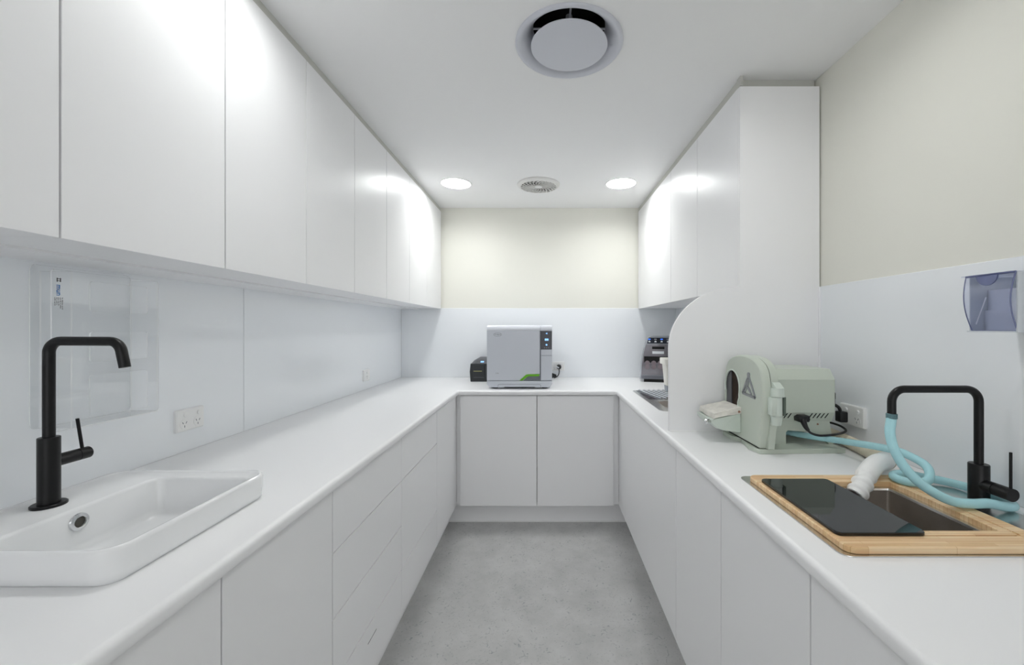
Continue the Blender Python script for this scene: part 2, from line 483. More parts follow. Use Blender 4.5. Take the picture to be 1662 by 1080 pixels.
# baseboards (toe kicks)
single('baseboard_left', BX(LD - 0.072, LD - 0.060, -0.4, BD + 0.06, 0, 0.128), 'laminate', 'white kick board under left cabinets', kind='structure')
single('baseboard_right', BX(RD + 0.060, RD + 0.072, -0.4, BD + 0.06, 0, 0.128), 'laminate', 'white kick board under right cabinets', kind='structure')
bb = single('baseboard_back', BX(LD - 0.06, RD + 0.06, BD + 0.060, BD + 0.072, 0, 0.128), 'laminate', 'white kick board under far cabinet', kind='structure')
part('sealant_bead', BX(LD - 0.06, RD + 0.06, BD + 0.054, BD + 0.060, 0, 0.006), 'whiteplastic', bb)

# ------------------------------------------------------------------ cabinets
G = 0.0018
T = 0.016
def carcass_x(x_open, x_back, y0, y1, z0, z1, toe=None, top=False):
    """open-fronted box facing along x"""
    bm = NB()
    a, b = min(x_open, x_back), max(x_open, x_back)
    box(bm, a, b, y0 + 0.0003, y0 + T, z0, z1)
    box(bm, a, b, y1 - T, y1 - 0.0003, z0, z1)
    box(bm, a, b, y0 + T, y1 - T, z0, z0 + T)
    if x_back < x_open: box(bm, a, a + T, y0 + T, y1 - T, z0 + T, z1)
    else: box(bm, b - T, b, y0 + T, y1 - T, z0 + T, z1)
    if top: box(bm, a + T, b - T, y0 + T, y1 - T, z1 - T, z1)
    if toe is not None:
        s = 1 if x_back < x_open else -1
        xa, xb = sorted((x_open - s * 0.056, x_back + s * 0.05))
        for yy in (y0 + 0.02, y1 - 0.04):
            box(bm, xa, xb, yy, yy + 0.02, 0, z0)
    return bm

DT = 0.018
DTOP = 0.860
# left base cabinets
def left_base(label, y0, y1, fronts, group=None):
    t = thing('base_cabinet', label, 'cabinet', (LD - 0.3, (y0 + y1) / 2, 0))
    part('body', carcass_x(LD - DT - 0.002, XL, y0, y1, 0.132, 0.856, toe=True), 'carcass', t, smooth=False)
    for nm, a, b, z0, z1 in fronts:
        part(nm, BX(LD - DT, LD, a + G, b - G, z0 + G, z1 - G, bev=0.0008, seg=1), 'laminate', t, smooth=False)
    return t
left_base('white base cabinet under the basin, nearest on the left', -0.034, 0.7485, [('door', -0.034, 0.357, 0.13, DTOP), ('door', 0.357, 0.7485, 0.13, DTOP)])
left_base('white single-door base cabinet between basin and drawers', 0.7485, 1.140, [('door', 0.7485, 1.140, 0.13, DTOP)])
dz = [0.13, 0.317, 0.499, 0.684, DTOP]
t4 = left_base('white cabinet of four equal drawers on the left', 1.140, 1.690, [('drawer', 1.140, 1.690, dz[i], dz[i + 1]) for i in range(4)])
part('scratch_mark', BX(LD, LD + 0.0004, 1.367, 1.437, 0.2588, 0.2610), 'darkprint', t4, 'thin dark scratch on bottom drawer', smooth=False)
left_base('white cabinet of three drawers with a deep middle drawer', 1.690, 2.241, [('drawer', 1.690, 2.241, 0.13, 0.317), ('drawer', 1.690, 2.241, 0.317, 0.684), ('drawer', 1.690, 2.241, 0.684, DTOP)])
left_base('white narrow base cabinet door in the far left corner', 2.241, 2.746, [('door', 2.241, 2.746, 0.13, DTOP)])
# right base cabinets
def right_base(label, y0, y1, doors):
    t = thing('base_cabinet', label, 'cabinet', (RD + 0.3, (y0 + y1) / 2, 0))
    part('body', carcass_x(RD + DT + 0.002, XR, y0, y1, 0.132, TOP - 0.034, toe=True), 'carcass', t, smooth=False)
    for a, b in doors:
        part('door', BX(RD, RD + DT, a + G, b - G, 0.13 + G, DTOP - G, bev=0.0008, seg=1), 'laminate', t, smooth=False)
right_base('white wide base cabinet below drainer sink, far right', 1.55, 2.746, [(1.55, 2.746)])
right_base('white base cabinet below the grinder machine', 0.766, 1.55, [(0.766, 1.1545), (1.1545, 1.55)])
right_base('white base cabinet nearest on the right', -0.012, 0.766, [(-0.012, 0.377), (0.377, 0.766)])
# far base cabinet
t = thing('base_cabinet', 'white two-door base cabinet on the far wall', 'cabinet', (-0.05, 3.0, 0))
bm = NB()
for x in (-0.550, 0.428): box(bm, x, x + T, BD + DT + 0.002, YB, 0.132, TOP - 0.034)
box(bm, -0.534, 0.428, BD + DT + 0.002, YB, 0.132, 0.148); box(bm, -0.534, 0.428, YB - T, YB, 0.148, TOP - 0.034)
for x in (-0.5, 0.4): box(bm, x, x + 0.02, BD + 0.08, YB - 0.05, 0, 0.132)
part('body', bm, 'carcass', t, smooth=False)
for a, b in ((-0.562, -0.051), (-0.051, 0.458)):
    part('door', BX(a + G, b - G, BD, BD + DT, 0.13 + G, 0.865 - G, bev=0.0008, seg=1), 'laminate', t, smooth=False)
part('filler', BX(-0.5875, -0.552, BD + 0.020, BD + 0.034, 0.135, TOP - 0.034), 'laminate', t, smooth=False)
part('filler', BX(0.446, 0.4945, BD + 0.020, BD + 0.034, 0.135, TOP - 0.034), 'laminate', t, smooth=False)

# wall cabinets, left
LTOP = 2.288
def left_wall_cab(label, y0, y1, doors):
    t = thing('wall_cabinet', label, 'cabinet', (-1.03, (y0 + y1) / 2, UB))
    part('body', carcass_x(LU - DT - 0.002, XL, y0, y1, UB, LTOP - 0.001, top=True), 'laminate', t, smooth=False)
    part('rear_rail', BX(XL, -1.05, y0, y1, UB - 0.006, UB), 'laminate', t, smooth=False)
    for a, b in doors:
        part('door', BX(LU - DT, LU, a + G, b - G, UB - 0.003, LTOP - 0.003, bev=0.0008, seg=1), 'laminate', t, smooth=False)
S0, DS = 0.355, 0.379
ly = [S0 + DS * i for i in range(-2, 9)]
left_wall_cab('white wall cabinet nearest on the left, cut by picture edge', ly[1], ly[3], [(ly[1], ly[2]), (ly[2], ly[3])])
left_wall_cab('white two-door wall cabinet above basin and left power outlet', ly[3], ly[5], [(ly[3], ly[4]), (ly[4], ly[5])])
left_wall_cab('white two-door wall cabinet, middle of the left row', ly[5], ly[7], [(ly[5], ly[6]), (ly[6], ly[7])])
left_wall_cab('white two-door wall cabinet beside the left ceiling downlight', ly[7], ly[9], [(ly[7], ly[8]), (ly[8], ly[9])])
left_wall_cab('white narrow wall cabinet at the far end of the left row', ly[9], 3.43, [(ly[9], 3.43)])
single('trim_1', BX(XL, LU - 0.012, ly[1], YB, LTOP, ZC), 'filler', 'grey filler strip above left wall cabinets', kind='structure')
# wall cabinets, right
RTOP = 2.278
def right_wall_cab(label, y0, y1, doors):
    t = thing('wall_cabinet', label, 'cabinet', (0.95, (y0 + y1) / 2, UB))
    part('body', carcass_x(RU + DT + 0.002, XR, y0, y1, UB, RTOP - 0.001, top=True), 'laminate', t, smooth=False)
    for a, b in doors:
        part('door', BX(RU, RU + DT, a + G, b - G, UB - 0.003, RTOP + 0.006, bev=0.0008, seg=1), 'laminate', t, smooth=False)
right_wall_cab('white two-door wall cabinet next to the curved partition', 1.659, 2.546, [(1.659, 2.103), (2.103, 2.546)])
right_wall_cab('white wide-door wall cabinet at the far right corner', 2.546, 3.43, [(2.546, 3.345), (3.345, 3.43)])
bm = BX(RU + 0.02, XR, 1.672, YB, RTOP + 0.0005, ZC)
box(bm, RU, RU + 0.012, 1.642, 1.672, RTOP + 0.004, ZC); box(bm, RU + 0.006, RU + 0.02, 1.672, YB, RTOP + 0.008, ZC)
single('trim_2', bm, 'filler', 'grey filler strip above right wall cabinets', kind='structure')

# partition / end panel with a quarter-round front
def partition():
    pts = [(XR, TOP), (0.497, TOP)]
    cx, cz, rx, rz = 0.768, 1.230, 0.271, 0.246
    pts.append((0.497, cz))
    for i in range(1, 25):
        a = math.pi - math.pi / 2 * i / 24
        pts.append((cx + rx * math.cos(a), cz + rz * math.sin(a)))
    pts += [(RU - 0.002, UB), (RU - 0.002, RTOP), (XR, RTOP)]
    bm = NB()
    prism(bm, pts[::-1], 'Y', PY, PY + 0.0165, bev=0.0007)
    return bm
tp = thing('partition_panel', 'white upright partition panel with quarter-round corner beside the grinder', 'panel', (0.8, PY, TOP))
part('board', partition(), 'laminate', tp, smooth=True, angle=25)
part('sealant_bead', BX(0.499, XR - 0.007, PY - 0.004, PY, TOP, TOP + 0.004), 'whiteplastic', tp, smooth=False)

# ------------------------------------------------------------------ ceiling fittings
REC = 0.035                        # diffuser sits up inside the can
def downlight(label, x, y, group, m='lamp'):
    t = thing('downlight', label, 'light', (x, y, ZC), group)
    bm = NB()
    bm, R = lathe(bm, [(0.0995, REC + 0.004), (0.0995, 0.0), (0.1000, -0.003), (0.107, -0.004), (0.110, -0.002), (0.111, 0.0)], (x, y, ZC), 56)
    part('trim_ring', bm, 'whiteplastic', t)
    bm = NB()
    bm, R = lathe(bm, [(0.0992, REC + 0.003), (0.0985, REC)], (x, y, ZC), 56)
    bm.faces.new(R[-1]); bm.faces.new(R[0][::-1])
    part('diffuser', bm, m, t)
DG = 'round ceiling downlights'
downlight('round downlight at far left of ceiling, left of the extractor', -0.619, 2.867, DG)
downlight('round downlight at far right of ceiling, right of the extractor', 0.533, 2.867, DG)
downlight('round downlight above the left basin counter, out of view', -0.619, 1.08, DG, 'lamp_soft')
downlight('round downlight above the right sink counter, out of view', 0.533, 1.08, DG, 'lamp_soft')

# big round air diffuser
cx, cy = 0.0865, 1.461
t = thing('air_diffuser', 'large round white ceiling air diffuser with central disc', 'air vent', (cx, cy, ZC))
bm = NB()
prof = [(0.190, 0.0), (0.1905, -0.004), (0.188, -0.008), (0.182, -0.0095), (0.176, -0.008), (0.168, -0.002), (0.158, 0.006), (0.147, 0.016), (0.138, 0.028), (0.131, 0.042), (0.127, 0.058)]
bm, R = lathe(bm, prof, (cx, cy, ZC), 80)
part('outer_ring', bm, 'diffuser_white', t, angle=60)
bm = NB()
bm, R = lathe(bm, [(0.127, 0.056), (0.127, 0.16)], (cx, cy, ZC), 64)
bm.faces.new(R[-1])
part('duct', bm, 'darkgap', t)
bm = NB()
bm, R = lathe(bm, [(0.120, 0.001), (0.134, -0.008), (0.1355, -0.0105), (0.134, -0.0125), (0.12, -0.0135)], (cx, cy, ZC), 80)
bm.faces.new(R[0][::-1]); bm.faces.new(R[-1])
part('disc', bm, 'diffuser_white', t)
for k in range(4):
    a = math.radians(90 * k + 90)
    d = Vector((math.cos(a), math.sin(a), 0)); c0 = Vector((cx, cy, ZC + 0.055))
    bm = NB(); cyl(bm, c0, c0 + d * 0.128, 0.0035, n=10)
    part('spoke', bm, 'diffuser_white', t)
bm = NB(); cyl(bm, (cx, cy, ZC), (cx, cy, ZC + 0.1), 0.012, n=16)
part('stem', bm, 'diffuser_white', t)

# extractor fan
cx, cy = -0.043, 2.885
t = thing('extractor_fan', 'round white ceiling extractor fan with radial slotted grille', 'air vent', (cx, cy, ZC))
bm = NB()
bm, R = lathe(bm, [(0.149, 0.0), (0.149, -0.005), (0.146, -0.010), (0.138, -0.016), (0.128, -0.020), (0.124, -0.019), (0.123, -0.008)], (cx, cy, ZC), 72)
part('rim', bm, 'fan', t, angle=50)
bm = NB()
bm, R = lathe(bm, [(0.124, -0.006), (0.01, -0.006)], (cx, cy, ZC), 48); bm.faces.new(R[-1])
part('inner_plate', bm, 'fandark', t)
for k in range(22):
    a0 = 2 * math.pi * k / 22
    pth = []
    for i in range(7):
        r = 0.024 + 0.100 * i / 6; a = a0 + 0.55 * (i / 6) ** 1.3
        pth.append((cx + r * math.cos(a), cy + r * math.sin(a), ZC - 0.017))
    bm = NB(); tube(bm, pth, [0.0016 + 0.0030 * i / 6 for i in range(7)], n=6)
    part('blade_slat', bm, 'fan', t)
for r in (0.055, 0.085, 0.108):
    bm = NB(); pth = [(cx + r * math.cos(2 * math.pi * i / 48), cy + r * math.sin(2 * math.pi * i / 48), ZC - 0.0155) for i in range(49)]
    tube(bm, pth, 0.0016, n=6, cap=False)
    part('grille_ring', bm, 'fan', t)
bm = NB(); bm, R = lathe(bm, [(0.026, -0.012), (0.025, -0.020), (0.016, -0.023)], (cx, cy, ZC), 32); bm.faces.new(R[-1])
part('hub', bm, 'whiteplastic', t)

# ------------------------------------------------------------------ left basin and tap
t = thing('wash_basin', 'white rectangular ceramic basin set on the left countertop', 'basin', (-0.87, 0.835, TOP))
ox0, ox1, oy0, oy1 = -1.062, -0.683, 0.646, 1.026
def RR(ins, r=0.042): return rrect(ox0 + ins, ox1 - ins, oy0 + ins, oy1 - ins, max(r - ins, 0.004), 8)
def RB(ins, r=0.026): return rrect(-0.936 + ins, -0.6965 - ins, 0.661 + ins, 0.989 - ins, r, 8)
bm = NB()
DK = 0.954
loops(bm, [lz(RR(0.008, 0.036), TOP + 0.0003), lz(RR(0.003, 0.040), TOP + 0.006), lz(RR(0.001), TOP + 0.016), lz(RR(0.0), 0.951), lz(RR(0.0015), 0.9565), lz(RR(0.0045), 0.959),
           lz(RR(0.0075), 0.9585), lz(RR(0.0100), 0.956), lz(RR(0.012), DK),
           lz(RB(-0.0015), DK - 0.0002), lz(RB(0.0015), DK - 0.002), lz(RB(0.004), DK - 0.007), lz(RB(0.006), 0.882), lz(RB(0.010), 0.870), lz(RB(0.018), 0.8645), lz(RB(0.035, 0.02), 0.863)], cap1=True)
part('bowl', bm, 'ceramic', t, angle=50)
bm = NB(); bm, R = lathe(bm, [(0.0105, 0.004), (0.0115, 0.0045), (0.0165, 0.0035), (0.0175, 0.0)], (-0.931, 0.821, 0.925), 40, 'X')
ov = part('overflow_ring', bm, 'chrome', t, 'chrome overflow ring')
bm = NB(); cyl(bm, (-0.9312, 0.821, 0.925), (-0.9302, 0.821, 0.925), 0.011, n=32)
part('overflow_hole', bm, 'fandark', ov)
bm = NB(); cyl(bm, (-0.82, 0.82, 0.8625), (-0.82, 0.82, 0.8655), 0.026, n=40)
part('waste', bm, 'chrome', t)

def arc_pts(c, a, b, r, n=8):
    """quarter arc: centre c, unit vectors a (start) -> b (end)"""
    c, a, b = Vector(c), Vector(a), Vector(b)
    return [c + a * (r * math.cos(math.pi / 2 * i / n)) + b * (r * math.sin(math.pi / 2 * i / n)) for i in range(n + 1)]

# black tap at the basin
tx, ty = -1.0, 0.829
t = thing('basin_tap', 'matt black square-arch mixer tap standing on the white basin', 'tap', (tx, ty, DK))
bm = NB(); bm, R = lathe(bm, [(0.0255, 0.0), (0.0262, 0.001), (0.0262, 0.0045), (0.0245, 0.006)], (tx, ty, DK), 40); bm.faces.new(R[-1]); bm.faces.new(R[0][::-1])
part('base_plate', bm, 'black', t)
bm = NB(); bm, R = lathe(bm, [(0.0163, 0.005), (0.0163, 0.1375), (0.0155, 0.1385), (0.008, 0.1385)], (tx, ty, DK), 40); bm.faces.new(R[-1])
part('tap_body', bm, 'black', t)
zt = 1.286; r = 0.024
pth = [Vector((tx, ty, DK + 0.13)), Vector((tx, ty, zt - r))]
pth += arc_pts((tx + r, ty, zt - r), (-1, 0, 0), (0, 0, 1), r)[1:]
xe = tx + 0.158
pth.append(Vector((xe - 0.031, ty - 0.004, zt - 0.0005)))
pth += [Vector((xe - 0.031 + 0.024 * math.sin(a), ty - 0.004, zt - 0.0005 - 0.024 * (1 - math.cos(a)))) for a in [math.radians(78) * i / 8 for i in range(1, 9)]]
pth.append(pth[-1] + Vector((math.cos(math.radians(78)), 0, -math.sin(math.radians(78)))) * 0.034)
bm = NB(); tube(bm, pth, 0.0092, n=28)
part('spout', bm, 'black', t)
bm = NB(); cyl(bm, (tx, ty + 0.008, 1.041), (tx, ty + 0.049, 1.041), 0.0125, n=32); cyl(bm, (tx, ty + 0.049, 1.041), (tx, ty + 0.0505, 1.041), 0.0115, n=32, cap=False)
bm2 = bm; cyl(bm2, (tx, ty + 0.0505, 1.041), (tx, ty + 0.071, 1.041), 0.0125, n=32)
part('handle_hub', bm2, 'black', t)
bm = NB(); cyl(bm, (tx, ty + 0.060, 1.050), (tx - 0.003, ty + 0.053, 1.118), 0.003, n=16)
part('lever', bm, 'black', t)

# ------------------------------------------------------------------ right sink, board, tablet, tap
def sink(name, label, ox, bx, rin, zt, depth, m_rim='steel', rout=0.02):
    c = ((ox[0] + ox[1]) / 2, (ox[2] + ox[3]) / 2, TOP)
    t = thing(name, label, 'sink', c)
    bm = NB()
    o = lambda i: rrect(ox[0] + i, ox[1] - i, ox[2] + i, ox[3] - i, max(rout - i, 0.003), 6)
    b = lambda i, rr=None: rrect(bx[0] + i, bx[1] - i, bx[2] + i, bx[3] - i, rr or rin, 6)
    loops(bm, [lz(o(0.0), TOP + 0.0003), lz(o(0.0006), TOP + zt), lz(o(0.004), TOP + zt), lz(b(-0.003), TOP + zt), lz(b(0.0), TOP + zt - 0.001), lz(b(0.001), TOP - 0.004)])
    part('rim', bm, m_rim, t, angle=40)
    bm = NB()
    loops(bm, [lz(b(0.001), TOP - 0.004), lz(b(0.004), TOP - depth + 0.02), lz(b(0.012), TOP - depth + 0.006), lz(b(0.03), TOP - depth)], cap1=True)
    part('bowl', bm, 'steelbowl', t, angle=40)
    return t
sink('inset_sink', 'steel single-bowl sink under the bamboo board, right counter', (0.537, 1.050, 0.7375, 1.140), (0.600, 0.883, 0.813, 1.055), 0.006, 0.0018, 0.16)

bz0, bz1 = TOP + 0.0022, TOP + 0.0150
bm = NB()
bo = lambda i: rrect(0.549 + i, 0.945 - i, 0.744 + i, 1.113 - i, 0.02 - i, 6)
bh = lambda i: rrect(0.622 - i, 0.892 + i, 0.806 - i, 1.062 + i, 0.004 + i * 0.2, 6)
loops(bm, [lz(bo(0.001), bz0), lz(bo(0.0), bz0 + 0.001), lz(bo(0.0), bz1 - 0.002), lz(bo(0.002), bz1),
           lz(bh(0.022), bz1), lz(bh(0.0215), bz1 - 0.003), lz(bh(0.0185), bz1 - 0.003), lz(bh(0.018), bz1), lz(bh(0.001), bz1), lz(bh(0.0), bz1 - 0.001), lz(bh(0.0), bz0)], close=True)
single('sink_board', bm, 'bamboo', 'pale bamboo board with rectangular opening lying over the right sink', 'board', angle=30)

bm = rslab(NB(), 0.558, 0.731, 0.783, 1.066, bz1, bz1 + 0.007, r=0.012, e=0.0012)
single('glass_plate', bm, 'blackglass', 'glossy black glass plate lying on the bamboo board', 'glass plate')

tx, ty = 1.032, 0.977
t = thing('sink_tap', 'matt black square-arch mixer tap behind the right sink', 'tap', (tx, ty, TOP + 0.002))
bm = NB(); bm, R = lathe(bm, [(0.0192, 0.0), (0.0192, 0.0865), (0.0182, 0.088), (0.008, 0.088)], (tx, ty, TOP + 0.002), 40); bm.faces.new(R[-1]); bm.faces.new(R[0][::-1])
part('tap_body', bm, 'black', t)
zt = 1.167; r = 0.030; xe = 0.825
pth = [Vector((tx, ty, TOP + 0.08)), Vector((tx, ty, zt - r))]
pth += arc_pts((tx - r, ty, zt - r), (1, 0, 0), (0, 0, 1), r)[1:]
pth += arc_pts((xe + r, ty, zt - r), (0, 0, 1), (-1, 0, 0), r)
pth.append(Vector((xe, ty, 1.096)))
bm = NB(); tube(bm, pth, 0.0088, n=28)
part('spout', bm, 'black', t)
bm = NB(); cyl(bm, (tx, ty - 0.01, 0.943), (tx, ty - 0.036, 0.943), 0.0142, n=32); cyl(bm, (tx, ty - 0.036, 0.943), (tx, ty - 0.0375, 0.943), 0.0128, n=32, cap=False)
cyl(bm, (tx, ty - 0.0375, 0.943), (tx, ty - 0.072, 0.943), 0.0142, n=32)
part('handle_hub', bm, 'black', t)
bm = BX(tx + 0.001, tx + 0.0058, ty - 0.066, ty - 0.062, 0.953, 1.036, bev=0.0006, seg=1)
part('lever', bm, 'black', t)

# blue water hose from the grinder to the tap
t = thing('water_hose', 'translucent blue water hose looping from the grinder to the black tap', 'hose', (0.95, 1.1, TOP))
hp = [(0.851, 1.475, 0.942), (0.870, 1.435, 0.944), (0.907, 1.388, 0.945), (0.943, 1.362, 0.944), (0.957, 1.325, 0.948), (0.964, 1.22, 0.964), (0.967, 1.13, 0.975), (0.970, 1.09, 0.972),
      (0.976, 1.057, 0.962), (0.970, 1.036, 0.948), (0.942, 1.014, 0.934), (0.913, 1.030, 0.9265), (0.904, 1.060, 0.9258), (0.924, 1.085, 0.9256), (0.960, 1.090, 0.9256), (1.000, 1.086, 0.918), (1.038, 1.068, 0.914), (1.061, 1.030, 0.913),
      (1.066, 0.985, 0.913), (1.064, 0.945, 0.913), (1.046, 0.918, 0.914), (1.018, 0.910, 0.917), (0.975, 0.902, 0.927), (0.935, 0.900, 0.9275), (0.895, 0.901, 0.932), (0.855, 0.905, 0.951), (0.829, 0.918, 0.974), (0.816, 0.938, 1.002),
      (0.812, 0.957, 1.035), (0.815, 0.970, 1.066), (0.8225, 0.976, 1.090), (0.825, 0.977, 1.108)]
bm = NB(); tube(bm, smooth_path(hp, 7), 0.0102, n=18)
part('hose_tube', bm, 'bluehose', t, angle=80)
bm = NB(); bm, R = lathe(bm, [(0.0104, 0.0), (0.0112, 0.001), (0.0112, 0.011), (0.0106, 0.012)], (0.825, 0.977, 1.097), 28)
part('braided_collar', bm, 'braid', t)

# white drain hose with elbow
t = thing('drain_hose', 'cream corrugated drain hose with white elbow hanging into the sink', 'hose', (0.95, 1.15, TOP))
ep = smooth_path([(0.775, 1.030, 0.889), (0.800, 1.043, 0.904), (0.832, 1.066, 0.925), (0.872, 1.096, 0.9395), (0.920, 1.134, 0.941), (0.965, 1.166, 0.934), (0.993, 1.200, 0.927)], 18)
rad = []
for i, p in enumerate(ep):
    s = i / (len(ep) - 1)
    rr = 0.0232
    if s < 0.36: rr = 0.0202 + 0.0042 * (max(0.0, math.cos(s / 0.36 * 2 * math.pi * 3.0)) ** 0.7) 
    rad.append(rr)
bm = NB()
tube(bm, ep, rad, n=28, cap=False)
d = (ep[1] - ep[0]).normalized()
tube(bm, [ep[0], ep[0] + d * 0.03, ep[0] + d * 0.06], [0.0205, 0.0185, 0.018], n=28, cap=False)
part('elbow', bm, 'whiteplastic', t, angle=70)
cp = smooth_path([(0.985, 1.178, 0.929), (1.005, 1.23, 0.923), (1.028, 1.32, 0.9225), (1.044, 1.42, 0.9225), (1.048, 1.50, 0.925), (1.03, 1.56, 0.932)], 40)
bm = NB(); tube(bm, cp, [0.0192 + 0.0016 * math.sin(i * 1.05) for i in range(len(cp))], n=20)
part('corrugated_tube', bm, 'creamhose', t, angle=80)

# ------------------------------------------------------------------ green model trimmer (grinder)
def cr2(pts, sub=6):
    n = len(pts); out = []
    for i in range(n - 1):
        p0, p1, p2, p3 = pts[max(i - 1, 0)], pts[i], pts[i + 1], pts[min(i + 2, n - 1)]
        for k in range(sub):
            q = k / sub
            out.append(tuple(0.5 * (2 * b + (c - a) * q + (2 * a - 5 * b + 4 * c - d) * q * q + (3 * b - a - 3 * c + d) * q ** 3) for a, b, c, d in zip(p0, p1, p2, p3)))
    out.append(pts[-1])
    return out
def inset2(pts, d):
    n = len(pts); out = []
    area = sum(pts[i][0] * pts[(i + 1) % n][1] - pts[(i + 1) % n][0] * pts[i][1] for i in range(n))
    s = 1 if area > 0 else -1
    for i in range(n):
        a, b = pts[i - 1], pts[(i + 1) % n]
        tx_, ty_ = b[0] - a[0], b[1] - a[1]
        l = math.hypot(tx_, ty_) or 1
        out.append((pts[i][0] - s * ty_ / l * d, pts[i][1] + s * tx_ / l * d))
    return out
tr = thing('model_trimmer', 'pale green bench grinder with round head, table and boxy motor housing', 'grinder', (0.83, 1.47, TOP))
# base plate
base = [(0.985, 1.590), (0.690, 1.590), (0.686, 1.512), (0.712, 1.487), (0.700, 1.430), (0.690, 1.392), (0.702, 1.340), (0.990, 1.352)]
bm = NB(); prism(bm, base, 'Z', TOP, TOP + 0.0155, bev=0.0015)
part('base_plate', bm, 'green', tr, smooth=False)
bm = NB(); prism(bm, [(0.750, 1.572), (0.7045, 1.572), (0.7045, 1.356), (0.750, 1.356)], 'Z', TOP + 0.0155, TOP + 0.0185)
part('base_gasket', bm, 'darkgap', tr, smooth=False)
outl = cr2([(1.349, 0.918), (1.334, 0.975), (1.321, 1.030), (1.315, 1.062), (1.3155, 1.095), (1.323, 1.140), (1.334, 1.174), (1.357, 1.196), (1.400, 1.2115), (1.465, 1.217), (1.525, 1.209), (1.567, 1.190), (1.588, 1.160), (1.598, 1.120), (1.602, 1.060), (1.594, 1.000), (1.578, 0.918)], 6)
hole = [(1.531 + 0.0575 * math.cos(a) * (1.0 if math.sin(a) > -0.2 else 1.0), 1.095 + 0.062 * math.sin(a)) for a in [math.radians(v) for v in range(-20, 201, 10)]]
hole += [(1.482, 1.052), (1.489, 1.034), (1.478, 1.012), (1.588, 1.012), (1.583, 1.034), (1.587, 1.060)]
hole = hole[:23] + cr2([hole[22], (1.4765, 1.062), (1.4855, 1.040), (1.478, 1.020)], 4)[1:] + [(1.588, 1.020)]
def head_cover(x0, x1, hol):
    bm = NB()
    f_out = [bm.verts.new((x0, y, z)) for y, z in inset2(outl, 0.005)]
    m_out = [bm.verts.new((x0 + 0.003, y, z)) for y, z in inset2(outl, 0.002)]
    s_out = [bm.verts.new((x0 + 0.008, y, z)) for y, z in outl]
    b_out = [bm.verts.new((x1, y, z)) for y, z in outl]
    n = len(outl)
    for A, B in ((f_out, m_out), (m_out, s_out), (s_out, b_out)):
        for i in range(n):
            j = (i + 1) % n; bm.faces.new((A[i], A[j], B[j], B[i]))
    if not hol:
        bm.faces.new(f_out); bm.faces.new(b_out)
        return bm
    h_f = [bm.verts.new((x0, y, z)) for y, z in hol]; h_b = [bm.verts.new((x1, y, z)) for y, z in hol]
    k = len(hol)
    for i in range(k):
        j = (i + 1) % k; bm.faces.new((h_f[i], h_f[j], h_b[j], h_b[i]))
    es = [bm.edges.get((f_out[i], f_out[(i + 1) % n])) for i in range(n)] + [bm.edges.get((h_f[i], h_f[(i + 1) % k])) for i in range(k)]
    bmesh.ops.triangle_fill(bm, use_beauty=True, use_dissolve=False, edges=es)
    return bm
part('head_cover', head_cover(0.700, 0.7265, hole), 'green', tr, angle=40)
bm = NB(); prism(bm, inset2(outl, 0.001), 'X', 0.7290, 0.752, bev=0.002)
part('head_back', bm, 'green', tr, angle=40)
bm = NB(); pl = [(0.6985, y, z) for y, z in hole]
tube(bm, smooth_path(pl[:-1], 2), 0.0028, n=8)
part('opening_rim', bm, 'greenlight', tr, angle=80)
bm = NB()
prof = [(0.092, 0.0)]
for k in range(14):
    rr = 0.092 - 0.0055 * k
    prof += [(rr, -0.004), (rr - 0.003, -0.004), (rr - 0.0032, -0.0025), (rr - 0.0053, -0.0025)]
bm, R = lathe(bm, prof, (0.7115, 1.492, 1.085), 64, 'X'); bm.faces.new(R[-1])
part('grinding_wheel', bm, 'brownwheel', tr, 'dark brown ridged grinding wheel')
bm = BX(0.7030, 0.7060, 1.546, 1.5885, 1.020, 1.150)
part('splash_guard', bm, 'printertop', tr, smooth=False)
# triangular emblem
def emblem():
    bm = NB()
    A, B, C = Vector((1.4085, 1.150)), Vector((1.452, 1.084)), Vector((1.364, 1.080))
    def bar(p, q, w):
        d = (q - p).normalized(); nn = Vector((-d.y, d.x)) * w / 2
        prism(bm, [tuple(p + nn), tuple(q + nn), tuple(q - nn), tuple(p - nn)], 'X', 0.6975, 0.7)
    bar(A, B, 0.008); bar(A, C, 0.008); bar(B, C, 0.009)
    bar(Vector((1.411, 1.138)), Vector((1.418, 1.112)), 0.013)
    bar(Vector((1.418, 1.112)), Vector((1.400, 1.098)), 0.010)
    bar(Vector((1.400, 1.098)), Vector((1.388, 1.086)), 0.007); bar(Vector((1.418, 1.112)), Vector((1.436, 1.088)), 0.006)
    cyl(bm, (0.697, 1.4085, 1.152), (0.700, 1.4085, 1.152), 0.0085, n=20)
    return bm
part('emblem', emblem(), 'emblem', tr, 'grey triangular metal emblem', smooth=False)
# table
def tilt(x): return 1.028 + (x - 0.70) * 0.22
bm = NB()
prism(bm, [(0.700, 1.010), (0.612, 0.989), (0.592, 0.985), (0.594, 0.975), (0.612, 0.955), (0.640, 0.947), (0.700, 0.938)], 'Y', 1.464, 1.600, bev=0.003)
part('table_bracket', bm, 'greenlight', tr, angle=30)
bm = NB()
prism(bm, [(0.704, 1.031), (0.604, 1.008), (0.602, 0.990), (0.704, 1.010)], 'Y', 1.4625, 1.602)
bmesh.ops.subdivide_edges(bm, edges=bm.edges[:], cuts=5, use_grid_fill=True)
for v in bm.verts:
    v.co += Vector((random.uniform(-1, 1), random.uniform(-1, 1), random.uniform(-1, 1))) * 0.0014
part('table_top', bm, 'plaster', tr, 'plaster-caked white work table', angle=60)
bm = NB(); cyl(bm, (0.602, 1.474, 0.979), (0.580, 1.465, 0.980), 0.0052, n=20); cyl(bm, (0.587, 1.4680, 0.980), (0.574, 1.4625, 0.980), 0.0088, n=20); cyl(bm, (0.574, 1.4625, 0.980), (0.571, 1.4612, 0.980), 0.0088, 0.005, n=20)
